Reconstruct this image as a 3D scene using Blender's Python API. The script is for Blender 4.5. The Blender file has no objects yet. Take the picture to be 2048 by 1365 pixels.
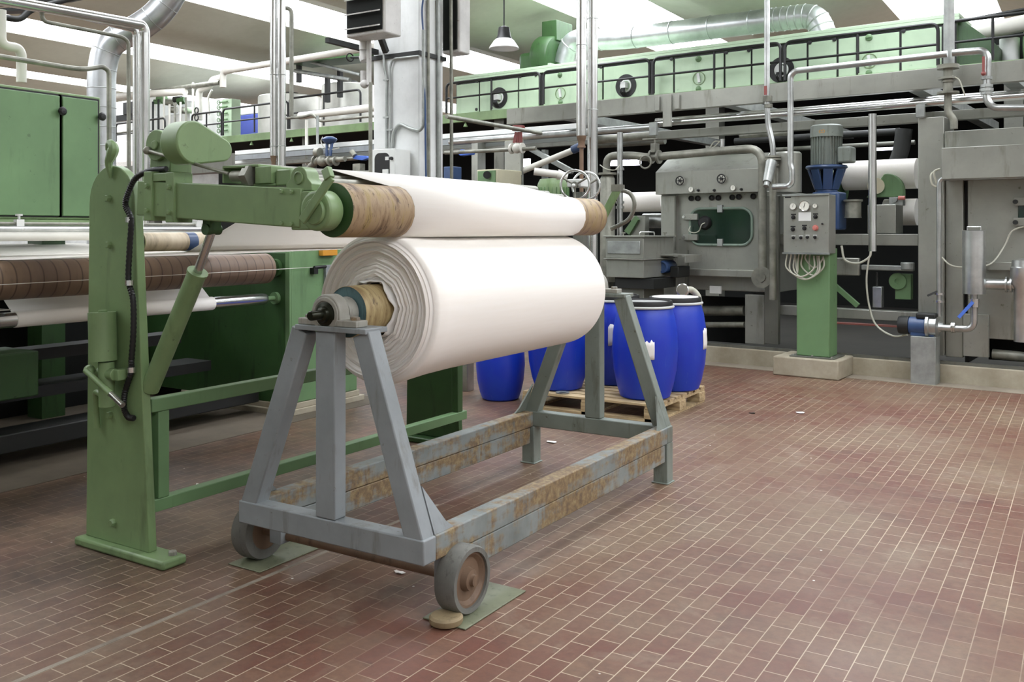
import bpy, bmesh, math, random
from mathutils import Vector, Matrix
R=random.Random(7)
V=Vector
col=bpy.context.scene.collection
# ------------------------------------------------------------------ camera geometry (2048 x 1365 frame)
F=1850.0;CX=1024.0;HY=462.0;EYE=1.52;AIM=math.radians(32.0)
fw=V((-math.sin(AIM),math.cos(AIM),0));rt=V((math.cos(AIM),math.sin(AIM),0));upv=V((0,0,1))
CAM=V((0,0,EYE))
# W frame: x across the hall, y along roll axis.  M frame: the long machine row, turned 4.24 degrees
MR=math.radians(-4.240057615511849)
FM=Matrix.Rotation(MR,4,'Z');FW=Matrix.Identity(4)
mX=FM@V((1,0,0));mY=FM@V((0,1,0))
def ray(px,py): return fw+rt*((px-CX)/F)+upv*((HY-py)/F)
def onZ(px,py,z=0.0): d=ray(px,py);return CAM+d*((z-EYE)/d.z)
def onX(px,py,x): d=ray(px,py);return CAM+d*(x/d.x)
def onY(px,py,y): d=ray(px,py);return CAM+d*(y/d.y)
def atD(px,py,D): return CAM+ray(px,py)*D
def mloc(p): return FM.inverted()@p
def pv(px,py,v):            # point of the plane v = const, in M frame coordinates
    d=ray(px,py);return mloc(CAM+d*(v/d.dot(mY)))
def pvw(px,py,v): return FM@pv(px,py,v)
# ------------------------------------------------------------------ mesh builder
def basis(ax,hint=None):
    ax=V(ax).normalized()
    h=V(hint) if hint is not None else (V((0,0,1)) if abs(ax.z)<.9 else V((1,0,0)))
    s=ax.cross(h).normalized();u=s.cross(ax).normalized()
    return s,u,ax
class MB:
    def __init__(s,fr=FW): s.v=[];s.f=[];s.fr=fr
    def add(s,vs,fs):
        b=len(s.v);s.v+=[s.fr@V(p) for p in vs];s.f+=[[i+b for i in f] for f in fs];return s
    def box(s,a,b):
        x0,y0,z0=[min(a[i],b[i]) for i in range(3)];x1,y1,z1=[max(a[i],b[i]) for i in range(3)]
        return s.add([(x0,y0,z0),(x1,y0,z0),(x1,y1,z0),(x0,y1,z0),(x0,y0,z1),(x1,y0,z1),(x1,y1,z1),(x0,y1,z1)],
          [(0,3,2,1),(4,5,6,7),(0,1,5,4),(1,2,6,5),(2,3,7,6),(3,0,4,7)])
    def cbox(s,c,d): return s.box([c[i]-d[i]/2 for i in range(3)],[c[i]+d[i]/2 for i in range(3)])
    def beam(s,p,q,w,h,hint=None,w2=None,h2=None):     # rectangular bar p..q, w sideways, h along hint
        p=V(p);q=V(q);sd,u,ax=basis(q-p,hint);w2=w2 or w;h2=h2 or h
        vs=[]
        for c,ww,hh in ((p,w,h),(q,w2,h2)):
            vs+=[c-sd*ww/2-u*hh/2,c+sd*ww/2-u*hh/2,c+sd*ww/2+u*hh/2,c-sd*ww/2+u*hh/2]
        return s.add(vs,[(0,1,2,3),(7,6,5,4),(0,4,5,1),(1,5,6,2),(2,6,7,3),(3,7,4,0)])
    def lathe(s,o,ax,prof,n=24,cap=True,a0=0,hint=None):       # prof: (radius, distance along ax)
        o=V(o);sd,u,ax=basis(ax,hint);vs=[];fs=[]
        for r,t in prof:
            for i in range(n):
                a=2*math.pi*i/n+a0;vs.append(o+ax*t+(sd*math.cos(a)+u*math.sin(a))*r)
        m=len(prof)
        for j in range(m-1):
            for i in range(n):
                k=(i+1)%n;fs.append((j*n+i,j*n+k,(j+1)*n+k,(j+1)*n+i))
        if cap: fs.append(tuple(range(n-1,-1,-1)));fs.append(tuple((m-1)*n+i for i in range(n)))
        return s.add(vs,fs)
    def cyl(s,p,q,r,r2=None,n=20,cap=True):
        p=V(p);q=V(q);return s.lathe(p,q-p,[(r,0),(r if r2 is None else r2,(q-p).length)],n,cap)
    def ring(s,o,ax,ri,ro,t,n=28): # annular disc of thickness t
        return s.lathe(o,ax,[(ri,0),(ro,0),(ro,t),(ri,t),(ri,0)],n,False)
    def torus(s,o,ax,Rr,r,n=28,m=8,a0=0,a1=2*math.pi):
        o=V(o);sd,u,ax=basis(ax);pts=[]
        full=abs(a1-a0-2*math.pi)<1e-6
        k=n if full else n+1
        for i in range(k):
            a=a0+(a1-a0)*i/n;pts.append(o+(sd*math.cos(a)+u*math.sin(a))*Rr)
        return s.sweep(pts,r,m,closed=full)
    def sweep(s,pts,r,m=10,closed=False):
        pts=[V(p) for p in pts];n=len(pts);vs=[];fs=[]
        def tg(i):
            if closed: d=pts[(i+1)%n]-pts[i-1]
            else: d=pts[min(i+1,n-1)]-pts[max(i-1,0)]
            return d.normalized()
        t=tg(0);sd,u,_=basis(t);rr=r if isinstance(r,(list,tuple)) else [r]*n
        for i in range(n):
            t2=tg(i)
            q=t.rotation_difference(t2);sd=q@sd;u=q@u;t=t2
            for j in range(m):
                a=2*math.pi*j/m;vs.append(pts[i]+(sd*math.cos(a)+u*math.sin(a))*rr[i])
        for i in range(n if closed else n-1):
            k=(i+1)%n
            for j in range(m): fs.append((i*m+j,i*m+(j+1)%m,k*m+(j+1)%m,k*m+j))
        if not closed: fs.append(tuple(range(m-1,-1,-1)));fs.append(tuple((n-1)*m+j for j in range(m)))
        return s.add(vs,fs)
    def pipe(s,pts,r,fil=0.08,m=12,seg=6):  # polyline with rounded bends
        return s.sweep(fillet(pts,fil,seg),r,m)
    def prism(s,pts,ext):
        pts=[V(p) for p in pts];e=V(ext);n=len(pts)
        fs=[tuple(range(n-1,-1,-1)),tuple(range(n,2*n))]+[(i,(i+1)%n,n+(i+1)%n,n+i) for i in range(n)]
        return s.add(pts+[p+e for p in pts],fs)
    def ball(s,c,r,n=16,m=10,sc=(1,1,1)):
        c=V(c);vs=[];fs=[]
        for j in range(1,m):
            b=math.pi*j/m
            for i in range(n):
                a=2*math.pi*i/n;vs.append(c+V((math.cos(a)*math.sin(b)*sc[0],math.sin(a)*math.sin(b)*sc[1],math.cos(b)*sc[2]))*r)
        t=len(vs);vs+=[c+V((0,0,r*sc[2])),c-V((0,0,r*sc[2]))]
        for j in range(m-2):
            for i in range(n): k=(i+1)%n;fs.append((j*n+i,(j+1)*n+i,(j+1)*n+k,j*n+k))
        for i in range(n): k=(i+1)%n;fs.append((t,i,k));fs.append((t+1,(m-2)*n+k,(m-2)*n+i))
        return s.add(vs,fs)
    def bolt(s,o,ax,r=.014,h=.012): return s.lathe(o,ax,[(r,0),(r,h*.8),(r*.8,h)],6)
    def grid(s,fn,nu,nv,closeu=False):
        vs=[fn(i/nu if not closeu else i/nu,j/nv) for j in range(nv+1) for i in range(nu if closeu else nu+1)]
        w=nu if closeu else nu+1
        fs=[(j*w+i,j*w+(i+1)%w,(j+1)*w+(i+1)%w,(j+1)*w+i) for j in range(nv) for i in range(nu)]
        return s.add(vs,fs)
def fillet(pts,fil,seg=6):
    pts=[V(p) for p in pts];out=[pts[0]]
    for i in range(1,len(pts)-1):
        a,b,c=pts[i-1],pts[i],pts[i+1];d1=(a-b);d2=(c-b);l=min(fil,d1.length*.49,d2.length*.49)
        if d1.length<1e-6 or d2.length<1e-6 or d1.angle(d2)>3.1: out.append(b);continue
        p=b+d1.normalized()*l;q=b+d2.normalized()*l
        for k in range(seg+1):
            t=k/seg;out.append(p*(1-t)**2+b*2*t*(1-t)+q*t*t)
    out.append(pts[-1]);return out
def sag(p,q,dz,n=12):
    p=V(p);q=V(q);return [p.lerp(q,i/n)-V((0,0,4*dz*(i/n)*(1-i/n))) for i in range(n+1)]
def spline(pts,n=6):
    pts=[V(p) for p in pts];out=[]
    P=[pts[0]*2-pts[1]]+pts+[pts[-1]*2-pts[-2]]
    for i in range(1,len(P)-2):
        a,b,c,d=P[i-1:i+3]
        for k in range(n):
            t=k/n;out.append(.5*((2*b)+(c-a)*t+(2*a-5*b+4*c-d)*t*t+(3*b-a-3*c+d)*t**3))
    out.append(pts[-1]);return out
# ------------------------------------------------------------------ objects
def tag(o,label,cat,group=None,kind=None):
    if label:o['label']=label
    if cat:o['category']=cat
    if group:o['group']=group
    if kind:o['kind']=kind
    return o
WM={}
def thing(name,label,cat,loc=(0,0,0),group=None,rot=0.0):
    o=bpy.data.objects.new(name,None);col.objects.link(o);o.empty_display_size=.1
    o.location=loc;o.rotation_euler=(0,0,rot)
    WM[o.name]=Matrix.Translation(V(loc))@Matrix.Rotation(rot,4,'Z')
    return tag(o,label,cat,group)
def part(name,mb,mat,parent=None,bev=0,loc=None,label=None,sharp=38,seg=2,flat=False):
    me=bpy.data.meshes.new(name);o=bpy.data.objects.new(name,me);col.objects.link(o)
    if parent is not None:
        w=WM[parent.name];o.parent=parent;WM[o.name]=w
    else:
        w=Matrix.Translation(V(loc)) if loc is not None else Matrix.Identity(4)
        if loc is not None:o.location=loc
        WM[o.name]=w
    inv=w.inverted();bm=bmesh.new()
    bv=[bm.verts.new(inv@p) for p in mb.v]
    for f in mb.f:
        try: bm.faces.new([bv[i] for i in f])
        except ValueError: pass
    bmesh.ops.recalc_face_normals(bm,faces=bm.faces)
    lim=math.radians(sharp)
    for e in bm.edges:
        if len(e.link_faces)==2: e.smooth=e.calc_face_angle(0)<lim
    for f in bm.faces:f.smooth=not flat
    bm.to_mesh(me);bm.free()
    me.materials.append(mat)
    if bev:
        m=o.modifiers.new('bevel','BEVEL');m.width=bev;m.segments=seg;m.limit_method='ANGLE';m.angle_limit=math.radians(40);m.harden_normals=False
    if label:o['label']=label
    return o
def solo(name,mb,mat,label,cat,loc,group=None,**k):      # a thing that is one mesh
    return tag(part(name,mb,mat,None,loc=loc,**k),label,cat,group)
def struct(name,mb,mat,**k):
    o=part(name,mb,mat,None,**k);o['kind']='structure';return o
def dup(root,loc,rot=None,label=None,group=None):
    r=root.copy();col.objects.link(r);r.location=loc
    if rot is not None:r.rotation_euler=(0,0,rot)
    if label:r['label']=label
    if group:r['group']=group
    for ch in list(root.children):
        c=ch.copy();col.objects.link(c);c.parent=r
        for g in list(ch.children):
            d=g.copy();col.objects.link(d);d.parent=c
    return r
# ------------------------------------------------------------------ materials
def lin(c): return tuple((x/255/12.92 if x/255<=.04045 else ((x/255+.055)/1.055)**2.4) for x in c)+(1,)
class NT:
    def __init__(s,name):
        s.m=bpy.data.materials.new(name);s.m.use_nodes=True;s.t=s.m.node_tree;s.n=s.t.nodes;s.l=s.t.links
        s.b=s.n['Principled BSDF'];s.tc=s.n.new('ShaderNodeTexCoord')
    def node(s,t,**k):
        n=s.n.new(t)
        for a,b in k.items(): setattr(n,a,b)
        return n
    def set(s,sock,v):
        if hasattr(v,'links') or isinstance(v,bpy.types.NodeSocket): s.l.new(v,sock)
        else: sock.default_value=v
    def coord(s,scale=(1,1,1),kind='Object'):
        m=s.node('ShaderNodeMapping');m.inputs['Scale'].default_value=scale;s.l.new(s.tc.outputs[kind],m.inputs[0]);return m.outputs[0]
    def noise(s,scale,detail=4,rough=.55,co=None,dist=0):
        n=s.node('ShaderNodeTexNoise');n.inputs['Scale'].default_value=scale;n.inputs['Detail'].default_value=detail;n.inputs['Roughness'].default_value=rough;n.inputs['Distortion'].default_value=dist
        s.l.new(co or s.coord(),n.inputs['Vector']);return n.outputs['Fac']
    def ramp(s,fac,stops,inter='LINEAR'):
        r=s.node('ShaderNodeValToRGB');e=r.color_ramp.elements;r.color_ramp.interpolation=inter
        while len(e)<len(stops): e.new(.5)
        for i,(p,c) in enumerate(stops): e[i].position=p;e[i].color=c if len(c)==4 else tuple(c)+(1,)
        s.set(r.inputs[0],fac);return r.outputs[0]
    def mask(s,fac,a,b):
        r=s.node('ShaderNodeMapRange');r.inputs[1].default_value=a;r.inputs[2].default_value=b;s.set(r.inputs[0],fac);return r.outputs[0]
    def mix(s,f,a,b,mode='MIX'):
        m=s.node('ShaderNodeMix',data_type='RGBA',blend_type=mode);s.set(m.inputs[0],f);s.set(m.inputs[6],a);s.set(m.inputs[7],b);return m.outputs[2]
    def math(s,op,a,b=None):
        m=s.node('ShaderNodeMath',operation=op);s.set(m.inputs[0],a)
        if b is not None:s.set(m.inputs[1],b)
        return m.outputs[0]
    def bump(s,h,strength=.2,dist=.01):
        b=s.node('ShaderNodeBump');b.inputs['Strength'].default_value=strength;b.inputs['Distance'].default_value=dist;s.set(b.inputs['Height'],h);s.l.new(b.outputs[0],s.b.inputs['Normal'])
    def out(s,color=None,rough=.5,metal=0.0,**k):
        if color is not None:s.set(s.b.inputs['Base Color'],color)
        s.set(s.b.inputs['Roughness'],rough);s.set(s.b.inputs['Metallic'],metal)
        for a,b in k.items():s.set(s.b.inputs[a.replace('_',' ')],b)
        return s.m
def paint(name,c,dirt=(60,55,40),amt=.5,rough=.45,sc=3,spots=True,metal=0):
    n=NT(name);a=n.noise(sc,6,.6);b=n.noise(sc*9,4,.7)
    c1=n.mix(n.mask(a,.35,.7),lin(c),lin([x*.86 for x in c]))
    st=n.noise(1.0,5,.65,n.coord((sc*4,sc*4,sc*.7)))
    c2=n.mix(n.math('MULTIPLY',n.mask(st,.56,.75),amt),c1,lin(dirt))
    if spots:c2=n.mix(n.math('MULTIPLY',n.mask(b,.66,.72),amt),c2,lin(dirt))
    n.bump(b,.06,.004)
    return n.out(c2,rough,metal)
def plain(name,c,rough=.5,metal=0.0,**k):
    n=NT(name);a=n.noise(6,3);return n.out(n.mix(a,lin(c),lin([x*.9 for x in c])),rough,metal,**k)
def steel(name,c,rough=.35,metal=.85,sc=4,var=.75):
    n=NT(name);a=n.noise(sc,5,.6);s2=n.noise(1,4,.6,n.coord((sc*8,sc*8,sc)))
    cc=n.mix(n.mask(a,.35,.7),lin(c),lin([x*var for x in c]))
    rr=n.node('ShaderNodeMapRange');n.set(rr.inputs[0],s2);rr.inputs[3].default_value=rough*.75;rr.inputs[4].default_value=rough*1.3
    return n.out(cc,rr.outputs[0],metal)
def emit(name,c,st):
    n=NT(name);n.b.inputs['Emission Strength'].default_value=st;n.b.inputs['Emission Color'].default_value=lin(c);return n.out(lin(c),.5)
M={}
M['green']=paint('pale green machine paint',(126,152,105),(62,70,46),.5,.42,2.2)
M['green_mid']=paint('mid green machine paint',(108,142,98),(54,72,46),.5,.5,1.2)
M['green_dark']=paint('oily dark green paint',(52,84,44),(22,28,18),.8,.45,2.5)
M['mint']=paint('mint green panel paint',(188,212,180),(128,160,126),.35,.45,.6)
M['grey_paint']=paint('worn grey paint',(142,148,150),(86,76,58),.55,.5,3)
M['grey_blue']=paint('grey blue frame paint',(130,138,130),(72,66,46),.75,.5,3)
M['grey_mach']=paint('warm grey machine sheet',(158,159,150),(92,92,76),.75,.36,1.6,metal=.45)
M['grey_dark']=paint('dark warm grey sheet',(112,113,104),(58,58,46),.7,.42,2,metal=.3)
M['stainless']=steel('brushed stainless',(205,208,206),.3,.9,3)
M['chrome']=steel('polished pipe',(225,226,224),.2,.95,2,.85)
M['duct']=steel('aluminium duct skin',(205,208,210),.34,.85,2,.8)
M['galv']=steel('galvanised steel',(170,174,170),.45,.6,6,.8)
M['oldpipe']=steel('dull grey pipe',(150,150,138),.45,.5,5,.7)
M['white_pipe']=plain('lagged white pipe',(224,222,212),.5)
M['black']=plain('black rubber',(18,18,18),.5)
M['dark']=plain('near black metal',(26,28,26),.55)
M['void']=plain('near black painted shade',(13,16,13),.95)  # near-black colour stands in for shade inside and beneath the machines
M['blue_plastic']=None
M['blue_paint']=paint('blue enamel',(54,78,118),(24,32,50),.4,.35,3)
M['blue_lever']=plain('blue plastic lever',(60,100,190),.4)
M['red']=plain('faded red enamel',(142,76,72),.5)
M['white']=paint('white painted concrete',(228,230,228),(170,170,160),.35,.7,1.2)
M['white_enamel']=plain('white enamel',(226,228,224),.4)
M['cream']=plain('cream dial',(232,232,220),.4)
M['black_gloss']=plain('black gloss',(12,12,12),.25)
M['orange']=plain('orange plastic',(214,150,50),.45)
M['yellow']=plain('pale yellow fitting',(206,200,172),.5)
M['cable']=plain('pale grey cable',(196,196,180),.5)
M['pinkish']=plain('faded red plastic',(200,120,110),.5)
def m_drum():
    n=NT('blue drum plastic');a=n.noise(3,5,.6);b=n.noise(40,3,.7);s=n.noise(1,5,.7,n.coord((22,22,1.4)))
    c=n.mix(n.mask(a,.3,.75),lin((20,44,178)),lin((30,68,182)))
    c=n.mix(n.math('MULTIPLY',n.mask(s,.6,.78),.35),c,lin((110,130,190)))
    n.bump(b,.03,.003);return n.out(c,.38)
M['blue_plastic']=m_drum()
def m_rust():
    n=NT('rusted grey frame paint')
    co=n.coord((1.6,1.2,5));a=n.noise(2.0,7,.6,co);st=n.noise(1,6,.7,n.coord((14,14,2.2)));b=n.noise(30,4,.7)
    base=n.mix(n.mask(n.noise(5,4),.35,.7),lin((136,142,140)),lin((108,114,112)))
    m=n.mask(n.math('ADD',n.math('MULTIPLY',a,.65),n.math('MULTIPLY',st,.4)),.46,.55)
    rust=n.ramp(b,[(.3,lin((84,60,44))),(.5,lin((128,102,64))),(.7,lin((158,140,98)))])
    c=n.mix(n.math('MULTIPLY',m,.85),base,rust);n.bump(n.math('ADD',m,b),.12,.003)
    return n.out(c,.6)
M['rust']=m_rust()
def m_floor():
    n=NT('red paver floor tiles')
    mp=n.node('ShaderNodeMapping');n.l.new(n.tc.outputs['Object'],mp.inputs[0])
    mp.inputs['Rotation'].default_value=(0,0,math.radians(90));mp.inputs['Location'].default_value=(.12025,.033,0)
    br=n.node('ShaderNodeTexBrick',offset=.5,squash=1.0);n.l.new(mp.outputs[0],br.inputs['Vector'])
    br.inputs['Scale'].default_value=1;br.inputs['Brick Width'].default_value=.1525;br.inputs['Row Height'].default_value=.084
    br.inputs['Mortar Size'].default_value=.0022;br.inputs['Mortar Smooth'].default_value=.25;br.inputs['Bias'].default_value=0
    br.inputs['Color1'].default_value=(0,0,0,1);br.inputs['Color2'].default_value=(1,1,1,1);br.inputs['Mortar'].default_value=(.5,.5,.5,1)
    tile=n.ramp(br.outputs['Color'],[(0,lin((104,64,52))),(.5,lin((110,74,60))),(1,lin((116,86,68)))])
    big=n.noise(.55,6,.62);mid=n.noise(2.1,6,.68,None,.4);fine=n.noise(26,4,.7)
    # worn, dusty paler areas and dark oily ones
    c=n.mix(n.math('MULTIPLY',n.mask(big,.42,.62),.75),tile,lin((130,114,92)))
    c=n.mix(n.math('MULTIPLY',n.mask(mid,.55,.74),.55),c,lin((150,138,120)))
    c=n.mix(n.math('MULTIPLY',n.mask(n.noise(1.3,6,.7,n.coord((1,1.8,1))),.56,.76),.6),c,lin((70,54,46)))
    c=n.mix(n.math('MULTIPLY',n.mask(fine,.35,.75),.42),c,lin((78,58,48)))
    c=n.mix(n.math('MULTIPLY',n.mask(n.noise(9,6,.75),.58,.72),.4),c,lin((64,48,40)))
    worn=n.mask(n.noise(.8,5,.6),.40,.58)
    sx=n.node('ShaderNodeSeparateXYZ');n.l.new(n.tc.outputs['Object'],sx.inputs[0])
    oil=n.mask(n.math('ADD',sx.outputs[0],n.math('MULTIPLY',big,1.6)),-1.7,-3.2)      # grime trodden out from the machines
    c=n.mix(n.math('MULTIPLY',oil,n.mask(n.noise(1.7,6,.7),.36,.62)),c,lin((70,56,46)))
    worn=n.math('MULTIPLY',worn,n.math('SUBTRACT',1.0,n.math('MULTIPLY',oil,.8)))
    g=n.math('MULTIPLY',br.outputs['Fac'],n.math('ADD',n.math('MULTIPLY',worn,.68),.22))
    c=n.mix(g,c,lin((190,174,150)))
    # small white lint flecks
    vo=n.node('ShaderNodeTexVoronoi');vo.inputs['Scale'].default_value=5.0;n.l.new(n.coord(),vo.inputs['Vector'])
    c=n.mix(n.mask(vo.outputs['Distance'],.035,.02),c,lin((214,210,200)))
    rr=n.math('ADD',n.math('MULTIPLY',mid,.35),.3)
    n.bump(n.math('SUBTRACT',fine,n.math('MULTIPLY',br.outputs['Fac'],2.0)),.15,.003)
    return n.out(c,rr,0,Specular_IOR_Level=.4)
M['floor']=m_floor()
def m_conc(name,c,d,amt=.6,sc=1.5):
    n=NT(name);a=n.noise(sc,7,.65);b=n.noise(sc*14,4,.7)
    cc=n.mix(n.math('MULTIPLY',n.mask(a,.42,.66),amt),lin(c),lin(d));cc=n.mix(n.math('MULTIPLY',b,.3),cc,lin([x*.7 for x in c]))
    n.bump(b,.2,.006);return n.out(cc,.85)
M['conc']=m_conc('stained concrete kerb',(176,168,148),(112,98,72))
M['conc_floor']=m_conc('worn concrete strip',(150,140,124),(104,92,78))
M['joint']=m_conc('pale worn joint filler',(150,140,126),(96,84,72),.8,3)
M['ceil']=m_conc('beige precast concrete',(214,216,202),(192,194,174),.5,.35)
M['ceil_white']=m_conc('whitewashed concrete',(226,224,210),(196,190,160),.4,.5)
def m_cloth():
    n=NT('undyed cotton cloth');a=n.noise(1,3,.5,n.coord((60,3,60)));b=n.noise(2,3)
    c=n.mix(a,lin((247,244,238)),lin((242,237,228)));w=n.noise(900,2,.5);n.bump(w,.05,.001)
    return n.out(c,.85,0,Sheen_Weight=.15)
M['cloth']=m_cloth()
def m_thin():
    m=m_cloth();m.name='thin web of cotton cloth';t=m.node_tree;b=t.nodes['Principled BSDF'];o=[x for x in t.nodes if x.type=='OUTPUT_MATERIAL'][0]
    tr=t.nodes.new('ShaderNodeBsdfTranslucent');tr.inputs[0].default_value=lin((250,247,243));mx=t.nodes.new('ShaderNodeMixShader');mx.inputs[0].default_value=.5
    t.links.new(b.outputs[0],mx.inputs[1]);t.links.new(tr.outputs[0],mx.inputs[2]);t.links.new(mx.outputs[0],o.inputs[0]);return m
M['cloth_thin']=m_thin()
def m_rollend():   # layered selvedges of the batch: rings around the y axis
    n=NT('layered cloth edges');sx=n.node('ShaderNodeSeparateXYZ');n.l.new(n.tc.outputs['Object'],sx.inputs[0])
    r=n.math('SQRT',n.math('ADD',n.math('POWER',sx.outputs[0],2.0),n.math('POWER',sx.outputs[2],2.0)))
    r=n.math('ADD',r,n.math('MULTIPLY',n.noise(7,3),.012))
    cv=n.node('ShaderNodeCombineXYZ');n.l.new(r,cv.inputs[0]);a=n.noise(130,3,.6,cv.outputs[0])
    b=n.noise(26,2,.5,cv.outputs[0])
    c=n.ramp(n.math('ADD',n.math('MULTIPLY',a,.6),n.math('MULTIPLY',b,.4)),[(.32,lin((206,194,180))),(.42,lin((240,234,225))),(.55,lin((250,247,242)))])
    n.bump(a,.6,.004);return n.out(c,.9)
M['rollend']=m_rollend()
def m_wrap(name,stops,axis=1,sc=16,blot=.5,line=0.0):
    n=NT(name);sx=n.node('ShaderNodeSeparateXYZ');n.l.new(n.tc.outputs['Object'],sx.inputs[0])
    cv=n.node('ShaderNodeCombineXYZ');n.l.new(sx.outputs[axis],cv.inputs[0]);n.l.new(n.math('MULTIPLY',sx.outputs[2],.25),cv.inputs[2])
    a=n.noise(sc,5,.65,cv.outputs[0]);b=n.noise(14,5,.7,n.coord((1.2,3,1.2)))
    c=n.ramp(a,[(p,lin(q)) for p,q in stops])
    c=n.mix(n.math('MULTIPLY',n.mask(b,.58,.66),blot),c,lin((58,40,34)))
    if line:
        w=n.node('ShaderNodeTexWave',wave_type='BANDS',bands_direction='X');w.inputs['Scale'].default_value=line;n.l.new(cv.outputs[0],w.inputs['Vector'])
        w.inputs['Distortion'].default_value=0
        c=n.mix(n.math('MULTIPLY',n.mask(w.outputs['Fac'],.06,.0),.7),c,lin((58,46,38)))
    n.bump(a,.2,.003);return n.out(c,.55)
M['core']=m_wrap('ochre taped core',[(.3,(112,86,58)),(.45,(154,134,94)),(.6,(178,160,116)),(.75,(128,108,78))],1,26,.75)
M['bowl']=m_wrap('brown taped roller',[(.3,(74,56,44)),(.4,(130,108,82)),(.5,(164,142,112)),(.6,(158,138,92)),(.68,(112,88,66)),(.76,(158,130,98))],1,17,.7)
M['brownroll']=m_wrap('brown wound roller cover',[(.3,(92,74,62)),(.5,(116,96,80)),(.62,(134,112,90)),(.72,(186,156,120)),(.8,(110,90,74))],1,1.6,.15,3.6)
M['paleroll']=m_wrap('pale taped roller cover',[(.35,(120,104,84)),(.5,(196,180,154)),(.7,(220,206,184))],1,9,.25)
def m_wood():
    n=NT('raw pallet pine');a=n.noise(1,6,.6,n.coord((3,40,40)));b=n.noise(5,4)
    c=n.ramp(a,[(.3,lin((140,118,88))),(.55,lin((190,168,130))),(.75,lin((206,188,152)))])
    c=n.mix(n.math('MULTIPLY',n.mask(b,.5,.7),.5),c,lin((120,104,84)));n.bump(a,.2,.004);return n.out(c,.8)
M['wood']=m_wood()
def m_paper():
    n=NT('torn white paper');return n.out(lin((232,230,226)),.8)
M['paper']=m_paper()
M['oldwood']=paint('grimy worn wood',(150,132,100),(84,70,50),.7,.7,9)
M['dark_conc']=m_conc('oil-stained concrete gutter',(104,94,80),(58,52,42),.7,.9)
M['plate']=paint('oily steel plate',(120,124,100),(62,68,36),.8,.45,6)
M['tyre']=paint('grey dusty rubber',(112,112,106),(48,46,40),.7,.75,8)
M['wheelhub']=paint('brown cast wheel',(122,98,78),(56,46,38),.7,.6,6)
M['castgrey']=paint('grey cast bearing housing',(158,156,146),(80,70,52),.6,.5,9)
M['oil']=plain('oily black shaft',(34,36,22),.3,.6)
M['enddisc']=paint('blue green core end',(92,122,126),(24,26,26),.8,.45,9)
M['tank']=steel('matt stainless tank',(212,212,204),.42,.7,1.2,.85)
M['glass']=None
def m_glass():
    n=NT('dim green window glass');a=n.noise(3,4);return n.out(n.mix(a,lin((34,62,48)),lin((22,40,34))),.12,0,Specular_IOR_Level=.7,Transmission_Weight=.35)
M['glass']=m_glass()
M['sky']=emit('daylit roof glazing',(244,248,255),7.0)
M['tube']=emit('lit fluorescent tube',(236,236,255),8.0)
M['lamp_glow']=plain('white enamel reflector',(240,240,236),.3)
# ================================================================== the hall
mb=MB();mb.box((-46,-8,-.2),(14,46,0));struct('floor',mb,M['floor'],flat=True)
def kerbbox(name,u0,u1,v0,v1,z0,z1,mat,bev=.012):
    mb=MB(FM);mb.box((u0,v0,z0),(u1,v1,z1));struct(name,mb,mat,bev=bev)
kerbbox('trim_1',-4.62,4,10.0,10.16,-.05,.185,M['conc'])
kerbbox('trim_2',-5.4,4,9.74,10.0,-.05,.004,M['conc_floor'],0)
kerbbox('trim_3',-9.5,-4.62,10.05,10.3,-.05,.12,M['conc'])
# concrete gutter strip in front of the batching machine
mb=MB();mb.box((-8.8,-3,-.05),(-5.35,6.5,.003));struct('trim_4',mb,M['dark_conc'])
c0=onZ(60,1360);c1=onZ(640,1104)
mb=MB();mb.box((c0.x*.5+c1.x*.5-.011,-1,-.05),(c0.x*.5+c1.x*.5+.011,c1.y+.9,.002));struct('trim_6',mb,M['joint'])
# roof: precast winged beams along y with daylit glazing between them
ZG=6.35;ZB=ZG-.52
HW=2.02
def roof_beam(x,i):
    prof=[(-HW,ZG),(-HW,ZG-.16),(-.95,ZB+.10),(-.70,ZB),(.70,ZB),(.95,ZB+.10),(HW,ZG-.16),(HW,ZG)]
    mb=MB();mb.prism([(x+a,-8,z) for a,z in prof],(0,54,0));struct('ceiling' if i==0 else 'ceiling_beam',mb,M['ceil'])
PER=6.0
xs=[-5.58+PER*k for k in range(-6,4)]
for i,x in enumerate(xs): roof_beam(x,i)
for i,x in enumerate(xs[:-1]):      # near ends cut short; added unseen panels close them to dim the foreground
    ys=-8 if x<-14 else (-4.0 if x<-8 else (3.5 if x<-3 else -5.0))
    mb=MB();mb.box((x+HW-.01,ys,ZG-.02),(x+PER-HW+.01,46,ZG+.02));struct('window_%d'%(i+1),mb,M['sky'])
    if ys>-8:
        mb=MB();mb.box((x+HW-.01,-8,ZG-.02),(x+PER-HW+.01,ys-.001,ZG+.02));struct('ceiling_light_blocker_%d'%(i+1),mb,M['ceil_white'])
mb=MB();mb.box((-46.2,-8,-.1),(-46,46,7));struct('wall_left',mb,M['white'])
mb=MB();mb.box((-46,46,-.1),(14,46.2,7));struct('wall_back',mb,M['white'])
mb=MB();mb.box((14,-8,-.1),(14.2,46,7));struct('wall_right',mb,M['white'])
mb=MB();mb.box((-46,-8.2,-.1),(14,-8,7));struct('wall_front',mb,M['white'])
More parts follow.
